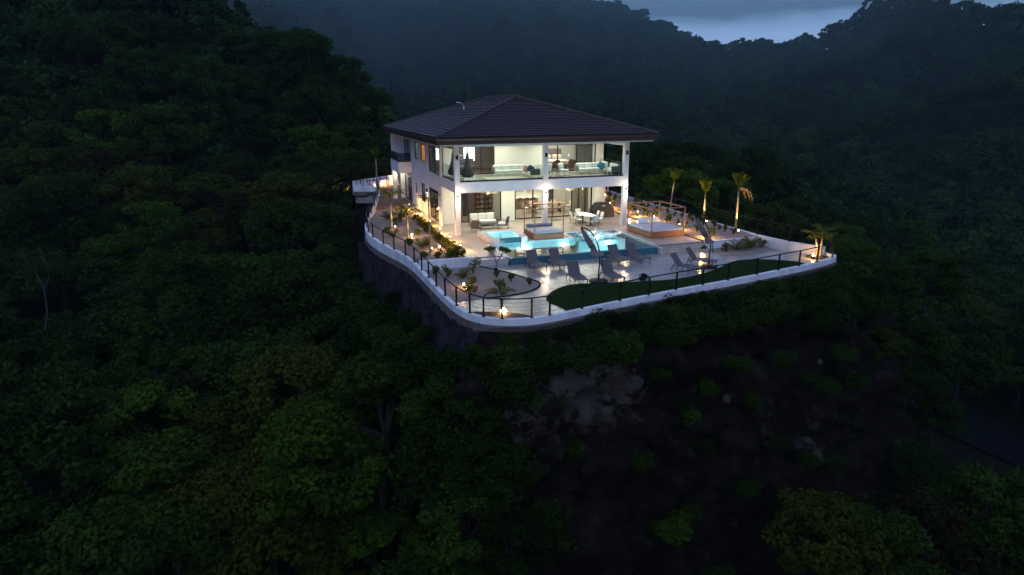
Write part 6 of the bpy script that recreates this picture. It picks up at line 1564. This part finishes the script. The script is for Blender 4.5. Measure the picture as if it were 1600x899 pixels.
# far forest: crowns beyond counting on the hills, one object
def far_forest():
    rr2 = random.Random(5); P = []
    pts = []; cell2 = {}
    for _ in range(30000):
        D = rr2.uniform(95 ** .5, 640 ** .5) ** 2; a = R(rr2.uniform(-46, 46)); X, Y = D * math.sin(a), D * math.cos(a); s = 4.6 + D * .006
        i, j = int(X // 10), int(Y // 10); ok = True
        for q in range(-1, 2):
            for w_ in range(-1, 2):
                for (u, v) in cell2.get((i + q, j + w_), ()):
                    if (u - X) ** 2 + (v - Y) ** 2 < s * s: ok = False
        if ok and free(X, Y, cell, 3.8): cell2.setdefault((i, j), []).append((X, Y)); pts.append((X, Y))
    A = np.array(pts); x, y = cw(A[:, 0], A[:, 1]); z = ground_z(x, y); sd = poly_sd(x, y)
    k = sd > 6; x, y, z = x[k], y[k], z[k]; D = np.hypot(*wc(x, y)); n = len(x)
    g = np.random.default_rng(1); sc = g.uniform(.85, 1.5, n) * np.clip(.9 + D / 900, 1, 1.5); ki = g.integers(0, 3, n)
    if rest:
        q = np.array(rest); x = np.append(x, q[:, 0]); y = np.append(y, q[:, 1]); z = np.append(z, q[:, 2]); sc = np.append(sc, q[:, 3]); ki = np.append(ki, q[:, 4].astype(int)); n = len(x)
    me = bpy.data.meshes.new('far_forest'); me.vertices.add(n); me.vertices.foreach_set('co', np.stack([x, y, z - .8], -1).astype(np.float32).ravel())
    for nm, arr, ty in (('sc', sc, 'FLOAT'), ('rz', g.uniform(0, 6.28, n), 'FLOAT'), ('kd', ki, 'INT')):
        a_ = me.attributes.new(nm, ty, 'POINT'); a_.data.foreach_set('value', np.asarray(arr, dtype=np.int32 if ty == 'INT' else np.float32))
    o = bpy.data.objects.new('far_forest', me); COL.objects.link(o); tag(o, 'hazy dark forest covering the far hills behind the villa', 'forest', kind='stuff')
    t = bpy.data.node_groups.new('far_forest', 'GeometryNodeTree'); t.interface.new_socket('Geometry', in_out='INPUT', socket_type='NodeSocketGeometry'); t.interface.new_socket('Geometry', in_out='OUTPUT', socket_type='NodeSocketGeometry')
    gi = N(t, 'NodeGroupInput'); go = N(t, 'NodeGroupOutput'); jn = N(t, 'GeometryNodeJoinGeometry')
    sca = N(t, 'GeometryNodeInputNamedAttribute', data_type='FLOAT'); sca.inputs[0].default_value = 'sc'
    rza = N(t, 'GeometryNodeInputNamedAttribute', data_type='FLOAT'); rza.inputs[0].default_value = 'rz'
    kda = N(t, 'GeometryNodeInputNamedAttribute', data_type='INT'); kda.inputs[0].default_value = 'kd'
    cx = N(t, 'ShaderNodeCombineXYZ'); t.links.new(rza.outputs[0], cx.inputs[2])
    for kk in range(3):
        cl = [(a, b, c + 2.2, s) for a, b, c, s in crown_clumps(random.Random(60 + kk), (3.5, 3.1, 4.1)[kk], (4.0, 4.8, 3.4)[kk], 26)]
        m_ = leaf_cloud('far_crown', cl, 34, .50, 70 + kk, flat=.62); m_.materials.append(LEAF_F)
        po = bpy.data.objects.new('far_crown', m_)     # template, kept out of the scene and only referenced
        oi = N(t, 'GeometryNodeObjectInfo'); oi.inputs[0].default_value = po; oi.inputs[1].default_value = True
        cmp_ = N(t, 'FunctionNodeCompare', data_type='INT', operation='EQUAL'); cmp_.inputs[3].default_value = kk; t.links.new(kda.outputs[0], cmp_.inputs[2])
        ip = N(t, 'GeometryNodeInstanceOnPoints'); t.links.new(gi.outputs[0], ip.inputs['Points']); t.links.new(oi.outputs['Geometry'], ip.inputs['Instance'])
        t.links.new(cmp_.outputs[0], ip.inputs['Selection']); t.links.new(sca.outputs[0], ip.inputs['Scale']); t.links.new(cx.outputs[0], ip.inputs['Rotation']); t.links.new(ip.outputs[0], jn.inputs[0])
    t.links.new(jn.outputs[0], go.inputs[0]); md = o.modifiers.new('crowns', 'NODES'); md.node_group = t
    print('far trees', n, 'near trees', ncount, 'rest', len(rest))
far_forest()

# ================================================================== HAZE
hz = MB().box(-760, -420, -80, 760, 900, 330).build('haze', None); hz['kind'] = 'stuff'; hz['label'] = 'thin blue dusk haze filling the valley between the hills'; hz['category'] = 'haze'
hm = bpy.data.materials.new('haze_air'); hm.use_nodes = True; t = hm.node_tree; t.nodes.clear()
pv = N(t, 'ShaderNodeVolumePrincipled'); pv.inputs['Color'].default_value = (.50, .86, .88, 1); pv.inputs['Density'].default_value = .00014; pv.inputs['Anisotropy'].default_value = 0
o_ = N(t, 'ShaderNodeOutputMaterial'); t.links.new(pv.outputs[0], o_.inputs['Volume']); hz.data.materials.append(hm)

mb_ = thing('mist_bank', 'thin bluish mist drifting across the upper hill behind the villa', 'mist'); mb_['kind'] = 'stuff'
mm = bpy.data.materials.new('mist_air'); mm.use_nodes = True; t = mm.node_tree; t.nodes.clear()
pv = N(t, 'ShaderNodeVolumePrincipled'); pv.inputs['Color'].default_value = (.60, .88, .95, 1); pv.inputs['Density'].default_value = .00017
o_ = N(t, 'ShaderNodeOutputMaterial'); t.links.new(pv.outputs[0], o_.inputs['Volume'])
for X, Y, z, a, b, c in ((-60, 360, 80, 240, 150, 62), (40, 400, 95, 180, 100, 44), (-200, 320, 70, 220, 130, 70), (-30, 300, 45, 200, 120, 50)):
  for q_ in (1.25, .95, .65):
      x, y = cw(X, Y); v = MB().lathe([(math.sin(math.pi * (k + .02) / 14.04), -math.cos(math.pi * (k + .02) / 14.04)) for k in range(15)], 24)
      o = v.build('mist_patch', mm, mb_, loc=(x, y, z)); o.scale = (a * q_, b * q_, c * q_); o.rotation_euler.z = -TH
